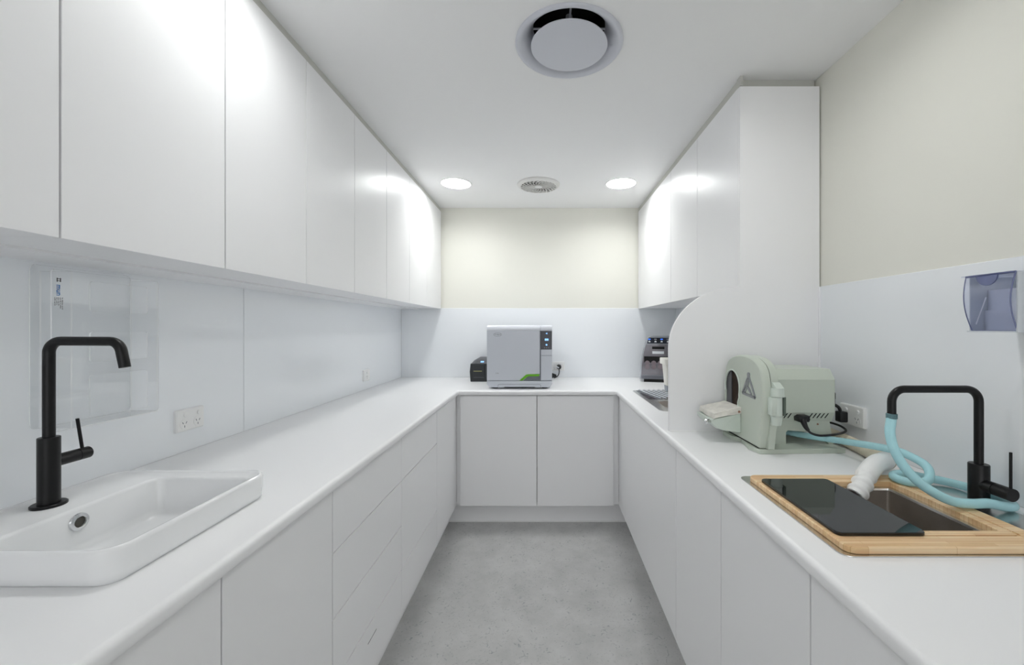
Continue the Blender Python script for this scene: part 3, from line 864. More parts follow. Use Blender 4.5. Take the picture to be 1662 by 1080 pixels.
part('knob', bm, 'chrome', tr, 'chrome table knob')
bm = NB(); cyl(bm, (0.692, 1.466, 1.016), (0.692, 1.461, 1.014), 0.0042, n=16)
part('screw', bm, 'copper', tr)
# hinge
bm = NB(); cyl(bm, (0.736, 1.306, 1.034), (0.736, 1.306, 1.093), 0.0175, n=28); box(bm, 0.712, 0.736, 1.290, 1.316, 1.036, 1.092, bev=0.004)
part('hinge_barrel', bm, 'greenlight', tr, angle=40)
bm = NB(); cyl(bm, (0.738, 1.308, 1.094), (0.738, 1.308, 1.122), 0.0185, 0.0165, n=28)
prism(bm, [(1.292, 1.094), (1.340, 1.094), (1.340, 1.136), (1.318, 1.138), (1.294, 1.122)], 'X', 0.730, 0.756, bev=0.003)
part('hinge_cap', bm, 'greenlight', tr, angle=40)
bm = NB(); cyl(bm, (0.738, 1.308, 1.003), (0.738, 1.308, 1.033), 0.013, 0.0180, n=28)
prism(bm, [(1.294, 1.033), (1.340, 1.033), (1.340, 0.994), (1.316, 1.000)], 'X', 0.728, 0.752, bev=0.003)
part('hinge_foot', bm, 'greenlight', tr, angle=40)
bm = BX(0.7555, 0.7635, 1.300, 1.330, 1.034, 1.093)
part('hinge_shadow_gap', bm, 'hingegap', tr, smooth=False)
bm = NB(); prism(bm, [(1.335, 0.918), (1.352, 0.918), (1.345, 1.0), (1.323, 1.0)], 'X', 0.726, 0.747)
part('rib', bm, 'green', tr, smooth=False)
# motor housing
octa = [(1.412, 1.172), (1.388, 1.138), (1.388, 1.027), (1.406, 0.9916), (1.574, 0.9916), (1.592, 1.027), (1.592, 1.138), (1.568, 1.172)]
bm = NB(); prism(bm, octa, 'X', 0.7525, 0.981, bev=0.0015)
mh = part('motor_housing', bm, 'green', tr, smooth=False)
legp = [(0.754, TOP + 0.0155), (0.825, TOP + 0.0155), (0.825, 0.956), (0.831, 0.962), (0.905, 0.957), (0.940, 0.948), (0.962, 0.934), (0.972, TOP + 0.0155), (0.986, TOP + 0.0155), (0.974, 0.9925), (0.754, 0.9925)]
for y in (1.405, 1.560):
    bm = NB(); prism(bm, legp, 'Y', y, y + 0.014)
    part('support_leg', bm, 'green', tr, smooth=False)
# vent slots on the lower chamfer
cd = (Vector((0, 1.406, 0.9916)) - Vector((0, 1.388, 1.027))); cl = cd.length; cd.normalize()
cn = Vector((0, -abs(cd.z), -cd.y)).normalized()
for px in (0.786, 0.799, 0.812, 0.825, 0.897, 0.9105, 0.924, 0.9375, 0.951):
    bm = NB()
    poly = [(0.0, -0.009), (0.0040, -0.009), (0.0105, 0.011), (0.0065, 0.011)]
    o3 = Vector((px, 1.3945, 1.0142))
    vs = [bm.verts.new(o3 + Vector((u, 0, 0)) + (-cd) * v + cn * w) for w in (-0.0015, 0.0004) for u, v in poly]
    bm.faces.new(vs[:4][::-1]); bm.faces.new(vs[4:])
    for i in range(4): bm.faces.new((vs[i], vs[(i + 1) % 4], vs[4 + (i + 1) % 4], vs[4 + i]))
    part('vent_slot', bm, 'darkgap', mh, smooth=False)
for px in (0.776, 0.933):
    bm = NB(); cyl(bm, (px, 1.405, 0.984), (px, 1.403, 0.984), 0.003, n=14)
    part('screw', bm, 'copper', mh)
bm = BX(0.981, 0.990, 1.398, 1.425, 1.052, 1.094, bev=0.002); box(bm, 0.990, 0.9935, 1.402, 1.42, 1.070, 1.09, bev=0.001)
part('power_switch', bm, 'blackplastic', mh)

# power cord at the grinder front
bm = NB(); tube(bm, smooth_path([(0.866, 1.353, 0.977), (0.876, 1.349, 0.9665), (0.909, 1.355, 0.9575), (0.962, 1.368, 0.9575), (1.022, 1.405, 0.955), (1.058, 1.445, 0.955), (1.066, 1.490, 0.960), (1.045, 1.530, 0.966), (1.010, 1.56, 0.975)], 8), 0.0038, n=12)
pc = part('power_cord', bm, 'blackplastic', tr, 'black power cord at the front')
bm = NB(); prism(bm, [(0.848, 0.999), (0.846, 1.013), (0.854, 1.020), (0.880, 1.020), (0.884, 1.008), (0.880, 0.999)], 'Y', 1.366, 1.398, bev=0.002)
part('plug', bm, 'blackplastic', pc, angle=30)
bm = NB(); tube(bm, smooth_path([(0.865, 1.380, 1.008), (0.861, 1.366, 0.999), (0.862, 1.356, 0.985), (0.868, 1.352, 0.975)], 6), [0.0115 - 0.0065 * i / 18 for i in range(19)], n=16)
part('strain_relief', bm, 'blackplastic', pc)

# ------------------------------------------------------------------ power outlets
def outlet(label, mtx, w=0.115, h=0.072, n=2, d=0.011):
    """local: u across, v up, w outwards; mtx maps to the wall"""
    o = mtx.translation
    t = thing('power_outlet', label, 'power outlet', tuple(o), 'white wall power outlets')
    bm = NB()
    loops(bm, [lz(rrect(-w / 2, w / 2, -h / 2, h / 2, 0.004), 0), lz(rrect(-w / 2, w / 2, -h / 2, h / 2, 0.004), d - 0.003), lz(rrect(-w / 2 + 0.003, w / 2 - 0.003, -h / 2 + 0.003, h / 2 - 0.003, 0.003), d)], cap0=True, cap1=True)
    part('plate', tf(bm, mtx), 'whiteplastic', t, angle=30)
    us = [-w * 0.24, w * 0.24] if n == 2 else [0.0]
    for u in us:
        bm = NB(); bm, R = lathe(bm, [(0.0072, d), (0.0072, d + 0.003), (0.006, d + 0.0042)], (u + (0.004 if n == 2 else 0), h * 0.24, 0), 24); bm.faces.new(R[-1])
        part('rocker_switch', tf(bm, mtx), 'whiteplastic', t)
        bm = NB(); bm, R = lathe(bm, [(0.0165, d - 0.0005), (0.0165, d + 0.0006), (0.016, d + 0.0012)], (u, -h * 0.16, 0), 28); bm.faces.new(R[-1])
        fc = part('socket_face', tf(bm, mtx), 'whiteplastic', t)
        for su, sv, ang in ((-0.0065, 0.004, 30), (0.0065, 0.004, -30), (0.0, -0.008, 0)):
            a = math.radians(ang)
            bm = BX(-0.0011, 0.0011, -0.0036, 0.0036, d + 0.0005, d + 0.0016)
            bmesh.ops.rotate(bm, verts=bm.verts, cent=(0, 0, 0), matrix=Matrix.Rotation(a, 3, 'Z'))
            bmesh.ops.translate(bm, verts=bm.verts, vec=(u + su, -h * 0.16 + sv, 0))
            part('slot', tf(bm, mtx), 'greyprint', fc, smooth=False)
    return t
LW = lambda y, z: basis((0, 1, 0), (0, 0, 1), (1, 0, 0), (XL, y, z))
RW = lambda y, z: basis((0, -1, 0), (0, 0, 1), (-1, 0, 0), (XR, y, z))
BW = lambda x, z: basis((1, 0, 0), (0, 0, 1), (0, -1, 0), (x, YB, z))
outlet('white double power outlet on left glass splashback near basin', LW(1.382, 1.007), w=0.108)
outlet('small white power outlet at far end of left splashback', LW(2.752, 0.997), w=0.090, h=0.074, n=1)
outlet('white double power outlet on right wall behind the grinder', RW(1.457, 1.003))
outlet('white double power outlet beside the steriliser on far wall', BW(0.108, 0.994), w=0.117, h=0.076)
# black plug at the right wall
t = thing('wall_plug', 'black plug with cable in outlet behind the grinder', 'plug', (1.06, 1.48, 0.97))
bm = BX(1.057, 1.0850, 1.468, 1.498, 0.974, 1.012, bev=0.004)
part('plug', bm, 'blackplastic', t)
bm = NB(); tube(bm, smooth_path([(1.068, 1.483, 1.008), (1.062, 1.484, 1.025), (1.045, 1.488, 1.036), (1.02, 1.50, 1.04), (0.99, 1.52, 1.035)], 6), 0.0055, n=12)
part('cable', bm, 'blackplastic', t)

# ------------------------------------------------------------------ acrylic glove-box holder on left wall
t = thing('acrylic_holder', 'clear acrylic glove-box holder with blue and black print above basin', 'holder', (-1.16, 1.06, 1.071))
def plate_x(x0, x1, y0, y1, z0, z1, r, wins=()):
    """upright plate normal to x with rounded corners and window cut-outs"""
    bm = NB()
    o = rrect(y0, y1, z0, z1, r, 5)
    F = [bm.verts.new((x1, a, b)) for a, b in o]; B = [bm.verts.new((x0, a, b)) for a, b in o]
    def wall(A, Bk):
        n = len(A)
        for i in range(n): bm.faces.new((A[i], A[(i + 1) % n], Bk[(i + 1) % n], Bk[i]))
    wall(F, B)
    ef = [bm.edges.get((F[i], F[(i + 1) % len(F)])) for i in range(len(F))]; eb = [bm.edges.get((B[i], B[(i + 1) % len(B)])) for i in range(len(B))]
    for w in wins:
        p = rrect(*w, 0.006, 3)
        f = [bm.verts.new((x1, a, b)) for a, b in p]; b_ = [bm.verts.new((x0, a, b)) for a, b in p]
        wall(f, b_)
        ef += [bm.edges.get((f[i], f[(i + 1) % len(f)])) for i in range(len(f))]; eb += [bm.edges.get((b_[i], b_[(i + 1) % len(b_)])) for i in range(len(b_))]
    bmesh.ops.triangle_fill(bm, use_beauty=True, edges=ef); bmesh.ops.triangle_fill(bm, use_beauty=True, edges=eb)
    return bm
wins = [(1.012, 1.158, 1.352, 1.428), (1.012, 1.158, 1.228, 1.302), (1.012, 1.158, 1.090, 1.196)]
part('back_plate', plate_x(-1.1985, -1.1955, 0.955, 1.188, 1.075, 1.462, 0.012), 'acrylic', t)
part('front_plate', plate_x(-1.1215, -1.1185, 0.9327, 1.1914, 1.0745, 1.447, 0.008, wins), 'acrylic', t)
part('side_plate', BX(-1.1953, -1.1217, 1.1870, 1.1900, 1.0745, 1.447), 'acrylic', t, smooth=False)
part('side_plate', BX(-1.1953, -1.1217, 0.9725, 0.9755, 1.0745, 1.447), 'acrylic', t, smooth=False)
part('bottom_plate', BX(-1.1953, -1.1187, 0.976, 1.1868, 1.0712, 1.0742), 'acrylic', t, smooth=False)
for ch in t.children:                       # bright glow of the sheet edges put in as whitish colour
    me = ch.data; me.materials.append(M['acrylicedge'])
    ax = max(range(3), key=lambda k: -(max(v.co[k] for v in me.vertices) - min(v.co[k] for v in me.vertices)))
    for p in me.polygons:
        p.material_index = 0 if abs(p.normal[ax]) > 0.7 else 1
mt = lambda y, z: basis((0, 0, -1), (0, 1, 0), (1, 0, 0), (-1.1183, y, z))
part('lettering', text_bm('mun', 0.0145, mt(0.9460, 1.3995), bold=0.0003), 'blueprint', t, 'blue printed lettering', smooth=False)
bm = NB()
for a in (0.9418, 0.9484):
    box(bm, -1.1184, -1.1180, a, a + 0.0016, 1.4185, 1.4278)
for z in (1.4205, 1.4250):
    box(bm, -1.1184, -1.1180, 0.9418, 0.9500, z, z + 0.0014)
part('print_mark', bm, 'darkprint', t, 'small black printed symbol', smooth=False)
for k, (yy, seglens) in enumerate([(0.9520, (3, 9, 3, 2)), (0.9484, (4, 3, 2, 7)), (0.9448, (5, 4, 3)), (0.9412, (4, 5, 2)), (0.9376, (6, 4, 2))]):
    bm = NB(); z = 1.3830
    for L in seglens:
        for q in range(L):
            hh = random.choice((0.0012, 0.0016, 0.0020))
            box(bm, -1.1184, -1.1181, yy, yy + hh, z - 0.0011, z - 0.0002); z -= 0.0014
        z -= 0.0012
    part('fine_print_line', bm, 'darkprint', t, smooth=False)

# ------------------------------------------------------------------ dispenser, right wall
t = thing('wall_dispenser', 'white wall dispenser with blue-tinted clear cover, upper right', 'dispenser', (1.03, 0.90, 1.303))
y0, y1, z0, z1, xf = 0.850, 0.956, 1.303, 1.430, 0.975
bm = NB()
box(bm, xf + 0.004, XR, y0, y0 + 0.004, z0, z1, bev=0.001)
box(bm, xf + 0.012, XR, y1 - 0.003, y1, z0, z1, bev=0.001)
box(bm, xf + 0.004, XR, y0 + 0.004, y1 - 0.003, z0, z0 + 0.003)
box(bm, XR - 0.004, XR, y0 + 0.004, y1 - 0.003, z0 + 0.003, z1)
part('shell', bm, 'dispenser', t, smooth=False)
bm = BX(xf + 0.045, XR - 0.005, y0 + 0.005, y1 - 0.004, z0 + 0.004, z0 + 0.05); box(bm, xf + 0.052, XR - 0.005, y0 + 0.005, y1 - 0.004, z0 + 0.0502, z1 - 0.03)
part('insert', bm, 'paperroll', t, smooth=False)
# curved tinted cover
def cover(x_add, e):
    bm = NB(); NZ, NY = 14, 4
    def pt(i, j, off):
        s = i / NZ; z = z0 + 0.003 + (z1 - z0 - 0.003) * s
        bul = 0.010 * math.sin(math.pi * s) * 0.9 + 0.004 * s
        ya = y0 + 0.003 + 0.0035 * math.sin(math.pi * s); yb = y1 - 0.002 - 0.010 * (1 - s) ** 2
        return (xf + 0.006 - bul + off, ya + (yb - ya) * j / NY, z)
    A = [[bm.verts.new(pt(i, j, 0)) for j in range(NY + 1)] for i in range(NZ + 1)]
    B = [[bm.verts.new(pt(i, j, 0.002)) for j in range(NY + 1)] for i in range(NZ + 1)]
    for i in range(NZ):
        for j in range(NY):
            bm.faces.new((A[i][j], A[i][j + 1], A[i + 1][j + 1], A[i + 1][j])); bm.faces.new((B[i][j], B[i + 1][j], B[i + 1][j + 1], B[i][j + 1]))
    for i in range(NZ):
        bm.faces.new((A[i][0], A[i + 1][0], B[i + 1][0], B[i][0])); bm.faces.new((A[i][NY], B[i][NY], B[i + 1][NY], A[i + 1][NY]))
    for j in range(NY):
        bm.faces.new((A[0][j], B[0][j], B[0][j + 1], A[0][j + 1])); bm.faces.new((A[NZ][j], A[NZ][j + 1], B[NZ][j + 1], B[NZ][j]))
    edgeL = [pt(i, NY, 0.001) for i in range(NZ + 1)]; edgeR = [pt(i, 0, 0.001) for i in range(NZ + 1)]
    return bm, edgeL, edgeR, [pt(0, j, 0.001) for j in range(NY + 1)], [pt(NZ, j, 0.001) for j in range(NY + 1)]
bm, eL, eR, eB, eT = cover(0, 0)
cv = part('cover', bm, 'bluecover', t, 'blue-tinted transparent cover', angle=60)
for nm, e, rr in (('cover_edge', eL, 0.0011), ('cover_edge', eR, 0.0014), ('cover_edge', eB, 0.0012), ('cover_edge', eT, 0.0022)):
    bm = NB(); tube(bm, e, rr, n=8)
    part(nm, bm, 'coveredge', cv)
bm = BX(xf - 0.006, XR, y0 + 0.004, y1, z1 - 0.001, z1 + 0.0015)
part('lid', bm, 'bluecover', t, smooth=False)
bm = NB()
pts = [(0.905 + 0.022 * math.cos(math.radians(a)), z1 - 0.002 + 0.022 * math.sin(math.radians(a))) for a in range(180, 361, 12)]
prism(bm, pts, 'X', xf - 0.0025, xf + 0.0005)
part('thumb_recess', bm, 'coveredge', t, angle=30)
bm = NB(); tube(bm, [(xf + 0.008, 0.936, z0 + 0.018), (xf + 0.009, 0.916, z0 + 0.078)], 0.0011, n=8)
part('guide_wire', bm, 'whiteplastic', t)

# ------------------------------------------------------------------ steriliser (autoclave)
t = thing('autoclave', 'silver-grey bench autoclave with green handle and dark touch panel', 'autoclave', (-0.17, 3.05, TOP))
ax0, ax1, ay0, ay1, az0, az1 = -0.392, 0.050, 2.785, 3.34, TOP + 0.010, 1.331
# front panel drawing units (about 4.2 mm each) to metres on the front face
def fx(px): return (px - 884) * 2.785 / 667.0
def fz(py): return CAM_H - (py - 533) * 2.785 / 667.0
zb = fz(618.2)
# main shell profile (y,z), rounded top front
def shell_prof(front, top):
    r = 0.034
    pts = [(ay1, zb), (front, zb), (front, top - r)]
    for i in range(1, 9):
        a = math.pi / 2 * i / 8
        pts.append((front + r - r * math.cos(a), top - r + r * math.sin(a)))
    return pts + [(ay1, top)]
xd = fx(876.2); xc = fx(877.9)
bm = NB(); prism(bm, shell_prof(ay0 + 0.006, az1), 'X', ax0 + 0.002, ax1, bev=0.001)
part('shell', bm, 'autoclave', t, angle=40)
# door with notch for the handle
zd0 = zb + 0.002; zh = fz(607.5)
bm = NB()
dpoly = [(ax0, zd0), (fx(843.3), zd0), (fx(854.0), zh - 0.003), (fx(858), zh), (xd, zh), (xd, fz(536.5)), (ax0, fz(536.5))]
prism(bm, dpoly, 'Y', ay0, ay0 + 0.006, bev=0.0012)
part('door', bm, 'autoclave', t, smooth=False)
bm = NB(); r = 0.030
tpts = [(ay0, fz(536.5) + 0.0004)]
for i in range(0, 9):
    a = math.pi / 2 * i / 8
    tpts.append((ay0 + r - r * math.cos(a), az1 + 0.002 - r + r * math.sin(a)))
tpts += [(ay0 + 0.2, az1 + 0.002), (ay0 + 0.2, az1 - 0.0005), (ay0 + 0.034, az1 - 0.0005), (ay0 + 0.010, fz(536.5) + 0.0004)]
prism(bm, tpts, 'X', ax0, xd)
part('door_top', bm, 'autotop', t, angle=40)
bm = BX(xd + 0.0002, xc - 0.0002, ay0 + 0.0045, ay0 + 0.0062, zb, fz(537))
part('door_gap', bm, 'autogroove', t, smooth=False)
# green handle
bm = NB()
hpoly = [(fx(843.3), zd0), (fx(848.3), zd0), (fx(857.0), zh - 0.0142), (fx(875.0), zh - 0.0142), (fx(876.0), zh - 0.001), (fx(857.5), zh - 0.001), (fx(853.6), zh - 0.004)]
prism(bm, hpoly, 'Y', ay0 - 0.006, ay0 + 0.008, bev=0.0012)
part('handle', bm, 'limegreen', t, 'lime green handle bar', smooth=False)
bm = NB(); prism(bm, [(fx(849), zb + 0.0005), (fx(876), zb + 0.0005), (fx(876), zh - 0.014), (fx(857.5), zh - 0.014)], 'Y', ay0 + 0.0042, ay0 + 0.006)
part('handle_recess', bm, 'autogroove', t, smooth=False)
# right column
bm = BX(xc, ax1, ay0, ay0 + 0.006, zb + 0.004, fz(577.6), bev=0.0012)
part('service_flap', bm, 'autoclave', t, smooth=False)
bm = BX(xc, ax1, ay0, ay0 + 0.006, fz(576.9), fz(567.8), bev=0.0012)
part('column_strip', bm, 'autoclave', t, smooth=False)
bm = NB(); prism(bm, tpts, 'X', xc, ax1)
part('column_top', bm, 'autotop', t, angle=40)
bm = BX(xc, ax1 - 0.0006, ay0 - 0.001, ay0 + 0.006, fz(567.5), fz(537.8), bev=0.001)
dp = part('touch_panel', bm, 'display', t, 'dark touch panel with blue icons', smooth=False)
yq = ay0 - 0.0016
bm = BX(fx(884.2), fx(890.2), yq, ay0 - 0.0009, fz(553.2), fz(549.9)); part('screen', bm, 'bluelight', dp, smooth=False)
bm = NB(); prism(bm, [(fx(885.4), fz(541.5)), (fx(888.2), fz(543.0)), (fx(888.2), fz(540.2))], 'Y', yq, ay0 - 0.0009); part('icon', bm, 'bluelight', dp, smooth=False)
bm = NB(); cyl(bm, (fx(887), ay0 - 0.0009, fz(560)), (fx(887), yq, fz(560)), 0.0062, n=18); part('icon', bm, 'bluelight', dp)
for px in (883.8, 886.9, 890.1):
    bm = BX(fx(px - 0.8), fx(px + 0.8), yq, ay0 - 0.0009, fz(565.3), fz(564.2)); part('indicator', bm, 'greyprint', dp, smooth=False)
# base with chamfered lower corners and a drawer
bm = NB()
c = 0.020
prism(bm, [(ax0, zb - 0.002), (ax0, az0 + 0.024), (ax0 + c, az0), (ax1 - c, az0), (ax1, az0 + 0.024), (ax1, zb - 0.002)], 'Y', ay0 + 0.001, ay1, bev=0.002)
part('base', bm, 'autoclave', t, angle=25)
bm = NB()
dw = [(fx(808.3), az0), (fx(808.3), fz(626.0)), (fx(810.0), fz(624.6)), (fx(875.8), fz(624.6)), (fx(877.4), fz(626.0)), (fx(877.4), az0), (fx(870.5), az0), (fx(867.0), fz(628.2)), (fx(819.5), fz(628.2)), (fx(816.0), az0)]
prism(bm, dw, 'Y', ay0 - 0.003, ay0 + 0.0015)
part('drawer_front', bm, 'autoclave', t, smooth=False)
bm = NB()
dl = [(fx(808.3), az0), (fx(808.3), fz(626.0)), (fx(810.0), fz(624.6)), (fx(875.8), fz(624.6)), (fx(877.4), fz(626.0)), (fx(877.4), az0)]
prism(bm, [(x + (0.0016 if x > -0.15 else -0.0016), z + (0.0016 if z > az0 + 0.001 else 0)) for x, z in dl], 'Y', ay0 - 0.0002, ay0 + 0.0012)
part('drawer_outline', bm, 'autogroove', t, smooth=False)
bm = BX(fx(818), fx(868.5), ay0 - 0.0005, ay0 + 0.001, az0 + 0.0005, fz(628.3))
part('drawer_grip', bm, 'darkgap', t, smooth=False)
for x in (ax0 + 0.05, ax1 - 0.05):
    for y in (ay0 + 0.05, ay1 - 0.05):
        bm = NB(); cyl(bm, (x, y, TOP), (x, y, az0 + 0.001), 0.02, n=20)
        part('foot', bm, 'blackplastic', t)
bw = lambda px, py: basis((1, 0, 0), (0, 0, 1), (0, -1, 0), (fx(px), ay0 - 0.0003, fz(py)))
bm = NB(); n = 40
ring = lambda k: [(fx(807.6) + 0.028 * k * math.cos(2 * math.pi * i / n), fz(543.4) + 0.0135 * (k - (1 - k) * 0.8) * math.sin(2 * math.pi * i / n)) for i in range(n)]
A = [bm.verts.new((x, ay0 - 0.0005, z)) for x, z in ring(1.0)]; B = [bm.verts.new((x, ay0 - 0.0005, z)) for x, z in ring(0.93)]
for i in range(n): bm.faces.new((A[i], A[(i + 1) % n], B[(i + 1) % n], B[i]))
part('logo_oval', bm, 'greyprint', t, smooth=False)
part('lettering', text_bm('W&H', 0.019, bw(807.6, 543.4)), 'greyprint', t, smooth=False)
part('lettering', text_bm('Lisa', 0.014, bw(807, 606)), 'greyprint', t, smooth=False)

# cord at the autoclave
bm = NB(); tube(bm, smooth_path([(0.119, YB - 0.045, 0.975), (0.120, YB - 0.05, 0.950), (0.112, YB - 0.06, 0.925), (0.095, YB - 0.07, 0.911), (0.078, YB - 0.08, 0.906)], 6), 0.0042, n=10)
pc = part('power_cord', bm, 'blackplastic', t, 'black cord with wall plug')
bm = NB(); cyl(bm, (0.119, YB - 0.0125, 0.990), (0.119, YB - 0.050, 0.990), 0.0205, 0.018, n=24)
part('plug', bm, 'blackplastic', pc)
bm = NB(); cyl(bm, (0.096, YB - 0.052, 0.996), (0.118, YB - 0.054, 0.984), 0.005, n=12)
part('tag', bm, 'whiteprint', pc)
bm = NB(); cyl(bm, (0.060, 3.352, 0.925), (0.092, 3.366, 0.921), 0.021, 0.012, n=20)
part('connector', bm, 'blackplastic', pc)

# ------------------------------------------------------------------ label printer
t = thing('label_printer', 'small charcoal label printer standing beside the silver steriliser', 'printer', (-0.50, 3.27, TOP))
px0, px1, py0, py1 = -0.577, -0.438, 3.165, 3.385
ztop = 1.075; zf = 1.038
bm = NB()
sec = lambda s, y: [(px0 + 0.006, y, TOP), (px1 - 0.006, y, TOP), (px1, y, TOP + 0.075), (px1 - 0.006, y, zf), (px0 + 0.006, y, zf), (px0, y, TOP + 0.075)]
loops(bm, [sec(0, py0), sec(1, py1)], cap0=True, cap1=True)
part('body', bm, 'printer', t, smooth=False)
bm = NB()
lid = []
for y, h in ((py0 - 0.001, 0.0), (py0 + 0.05, 0.022), (py0 + 0.11, 0.035), (py1, 0.037)):
    lid.append([(px0 + 0.006, y, zf + 0.0005), (px1 - 0.006, y, zf + 0.0005), (px1 - 0.010, y, zf + 0.001 + h * 0.8), (px1 - 0.03, y, zf + 0.002 + h), (px0 + 0.05, y, zf + 0.002 + h), (px0 + 0.018, y, zf + 0.001 + h * 0.55)])
loops(bm, lid, cap0=True, cap1=True)
part('lid', bm, 'printertop', t, angle=50)
bm = BX(px0 + 0.028, px1 - 0.026, py0 - 0.003, py0, TOP + 0.024, zf - 0.008, bev=0.001); fp = part('front_panel', bm, 'printer', t, smooth=False)
bm = BX(px0 + 0.030, px1 - 0.045, py0 - 0.0045, py0 - 0.0025, 0.9795, 0.9835); part('paper_slot', bm, 'yellowline', fp, smooth=False)
bm = BX(px0 + 0.030, px1 - 0.030, py0 - 0.006, py0 - 0.0025, 0.930, 0.936, bev=0.001); part('ridge', bm, 'printertop', fp, smooth=False)
bm = BX(-0.0125, 0.0125, -0.009, 0.009, 0, 0.002)
tf(bm, Matrix.Translation((-0.484, py0 + 0.024, zf + 0.0125)) @ Matrix.Rotation(math.radians(22), 4, 'X'))
part('screen', bm, 'bluelight', t, smooth=False)
bm = NB(); cyl(bm, (px1 - 0.002, py0 + 0.02, 0.978), (px1 + 0.004, py0 + 0.02, 0.978), 0.008, n=16); part('side_button', bm, 'deepblue', t)

# ------------------------------------------------------------------ grey appliance in the far right corner
t = thing('countertop_appliance', 'slate-grey countertop appliance with button panel in far right corner', 'appliance', (0.735, 3.17, TOP))
t.rotation_euler.z = math.radians(-14)
# face outline in (x,z), slightly narrowing upwards; front leans back
def yf(z): return 3.17 + 0.07 * max(0, (z - 0.93) / 0.32) ** 1.6
W0, W1 = 0.735, 1.050
def side(z):
    s = (z - 0.922) / (1.250 - 0.922)
    return W0 + 0.055 * max(0, s) ** 2.2
zs = [0.922, 0.96, 1.0, 1.05, 1.10, 1.15, 1.19, 1.22, 1.238, 1.247, 1.251]
bm = NB(); L = []
for z in zs:
    x = side(z) + (0.0 if z < 1.235 else (0.012 if z < 1.24 else (0.03 if z < 1.249 else 0.045)))
    x2 = W1 - (x - W0) * 0.3
    L.append([(x, yf(z), z), (x2, yf(z), z), (x2, 3.335, z), (x, 3.335, z)])
loops(bm, L, cap0=True, cap1=True)
bd = part('shell', bm, 'applianceedge', t, angle=40)
bm = BX(W0 + 0.03, W1 - 0.02, 3.16, 3.32, TOP, 0.9225)
part('foot_base', bm, 'darkgap', t, smooth=False)
def face_patch(x_in0, x_in1, z0_, z1_, off, th=0.003, n=8):
    bm = NB(); A = []; B = []
    for i in range(n + 1):
        z = z0_ + (z1_ - z0_) * i / n
        xa = side(z) + x_in0; xb = W1 - x_in1
        A.append([bm.verts.new((xa, yf(z) - off, z)), bm.verts.new((xb, yf(z) - off, z))])
        B.append([bm.verts.new((xa, yf(z) - off + th, z)), bm.verts.new((xb, yf(z) - off + th, z))])
    for i in range(n):
        bm.faces.new((A[i][0], A[i][1], A[i + 1][1], A[i + 1][0])); bm.faces.new((B[i][0], B[i + 1][0], B[i + 1][1], B[i][1]))
        bm.faces.new((A[i][0], A[i + 1][0], B[i + 1][0], B[i][0])); bm.faces.new((A[i][1], B[i][1], B[i + 1][1], A[i + 1][1]))
    bm.faces.new((A[0][0], B[0][0], B[0][1], A[0][1])); bm.faces.new((A[n][0], A[n][1], B[n][1], B[n][0]))
    return bm
part('lower_front', face_patch(0.008, 0.004, 0.925, 0.950, 0.003), 'appliance', t, angle=60)
dr = part('door', face_patch(0.010, 0.004, 0.953, 1.185, 0.004), 'appliancedoor', t, 'smoky grey door', angle=60)
part('panel_strip', face_patch(0.008, 0.004, 1.187, 1.192, 0.005), 'applianceedge', t, angle=60)
cpnl = part('control_panel', face_patch(0.016, 0.004, 1.193, 1.238, 0.004), 'display', t, 'dark button panel', angle=60)
def on_face(x0, x1, z0_, z1_, off=0.0052, th=0.0015):
    return BX(x0, x1, (yf(z0_) + yf(z1_)) / 2 - off, (yf(z0_) + yf(z1_)) / 2 - off + th + 0.002, z0_, z1_)
for r_ in range(2):
    for c_ in range(5):
        x = 0.806 + 0.046 * c_; z = 1.207 + 0.019 * r_
        bm = NB(); yy = yf(z)
        if r_ == 0:
            cyl(bm, (x, yy - 0.002, z), (x, yy - 0.0065, z - 0.0015), 0.0082, n=16); mm = 'whiteprint'
        else:
            box(bm, x - 0.009, x + 0.009, yy - 0.0065, yy - 0.002, z - 0.004, z + 0.004); mm = 'deepblue' if c_ in (0, 2, 4) else 'greyprint'
        part('button', bm, mm, cpnl, smooth=False)
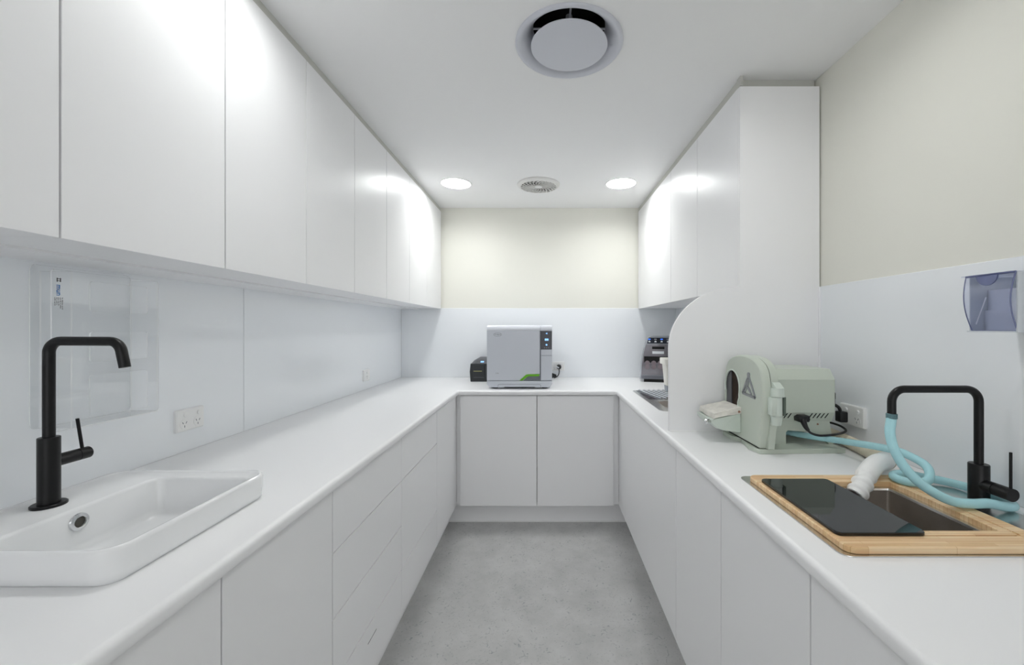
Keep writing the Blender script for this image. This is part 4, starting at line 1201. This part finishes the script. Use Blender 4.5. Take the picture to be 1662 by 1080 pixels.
part('handle_recess', on_face(0.826, 0.918, 1.138, 1.170), 'darkgap', dr, smooth=False)
part('label_plate', on_face(0.828, 0.914, 1.112, 1.134, 0.0062), 'whiteprint', dr, smooth=False)
part('window', on_face(0.766, 1.035, 0.998, 1.095, 0.0050), 'darkgap', dr, smooth=False)
for c_ in range(5):
    for r_ in range(3):
        x = 0.790 + 0.048 * c_; z = 1.015 + 0.028 * r_
        bm = NB(); yy = yf(z)
        cyl(bm, (x, yy - 0.003, z), (x, yy - 0.0085, z), 0.0195, 0.0175, n=14)
        part('cup', bm, 'cup', dr)

# white container and stand in front of it
t = thing('plastic_container', 'white square plastic tub with rim, half hidden by the partition', 'container', (0.84, 2.645, TOP))
bm = NB(); q = lambda i, z: lz(rrect(0.755 + i, 0.925 - i, 2.585 + i, 2.705 - i, 0.012, 5), z)
loops(bm, [q(0.022, 0.946), q(0.012, 1.080), q(0.012, 1.081), q(0.002, 1.0812), q(0.0, 1.083), q(0.0, 1.117), q(0.003, 1.120), q(0.006, 1.118), q(0.012, 1.08), q(0.022, 0.952)], cap0=True, cap1=True)
part('tub', bm, 'creamplastic', t, angle=40)
bm = NB(); loops(bm, [q(0.024, TOP + 0.0118), q(0.022, 0.9455)], cap0=True, cap1=True)
part('stand', bm, 'pottint', t, angle=40)

# drainer sink behind the partition
t = sink('drainer_sink', 'steel sink with ribbed drainer, far right behind the partition', (0.575, 1.05, 2.030, 2.720), (0.628, 0.99, 2.068, 2.350), 0.07, 0.0022, 0.15, rout=0.04)
bm = rslab(NB(), 0.600, 1.03, 2.368, 2.705, TOP + 0.0024, TOP + 0.0036, r=0.02, e=0.0004)
part('drainer_tray', bm, 'display', t, smooth=False)  # steel tray coloured near black to stand for dark reflections between ribs
for k in range(11):
    x = 0.640 + 0.031 * k
    bm = NB(); cyl(bm, (x - 0.02, 2.696, TOP + 0.0058), (x + 0.035, 2.374, TOP + 0.0058), 0.0058, n=12)
    part('drainer_rib', bm, 'chrome', t)
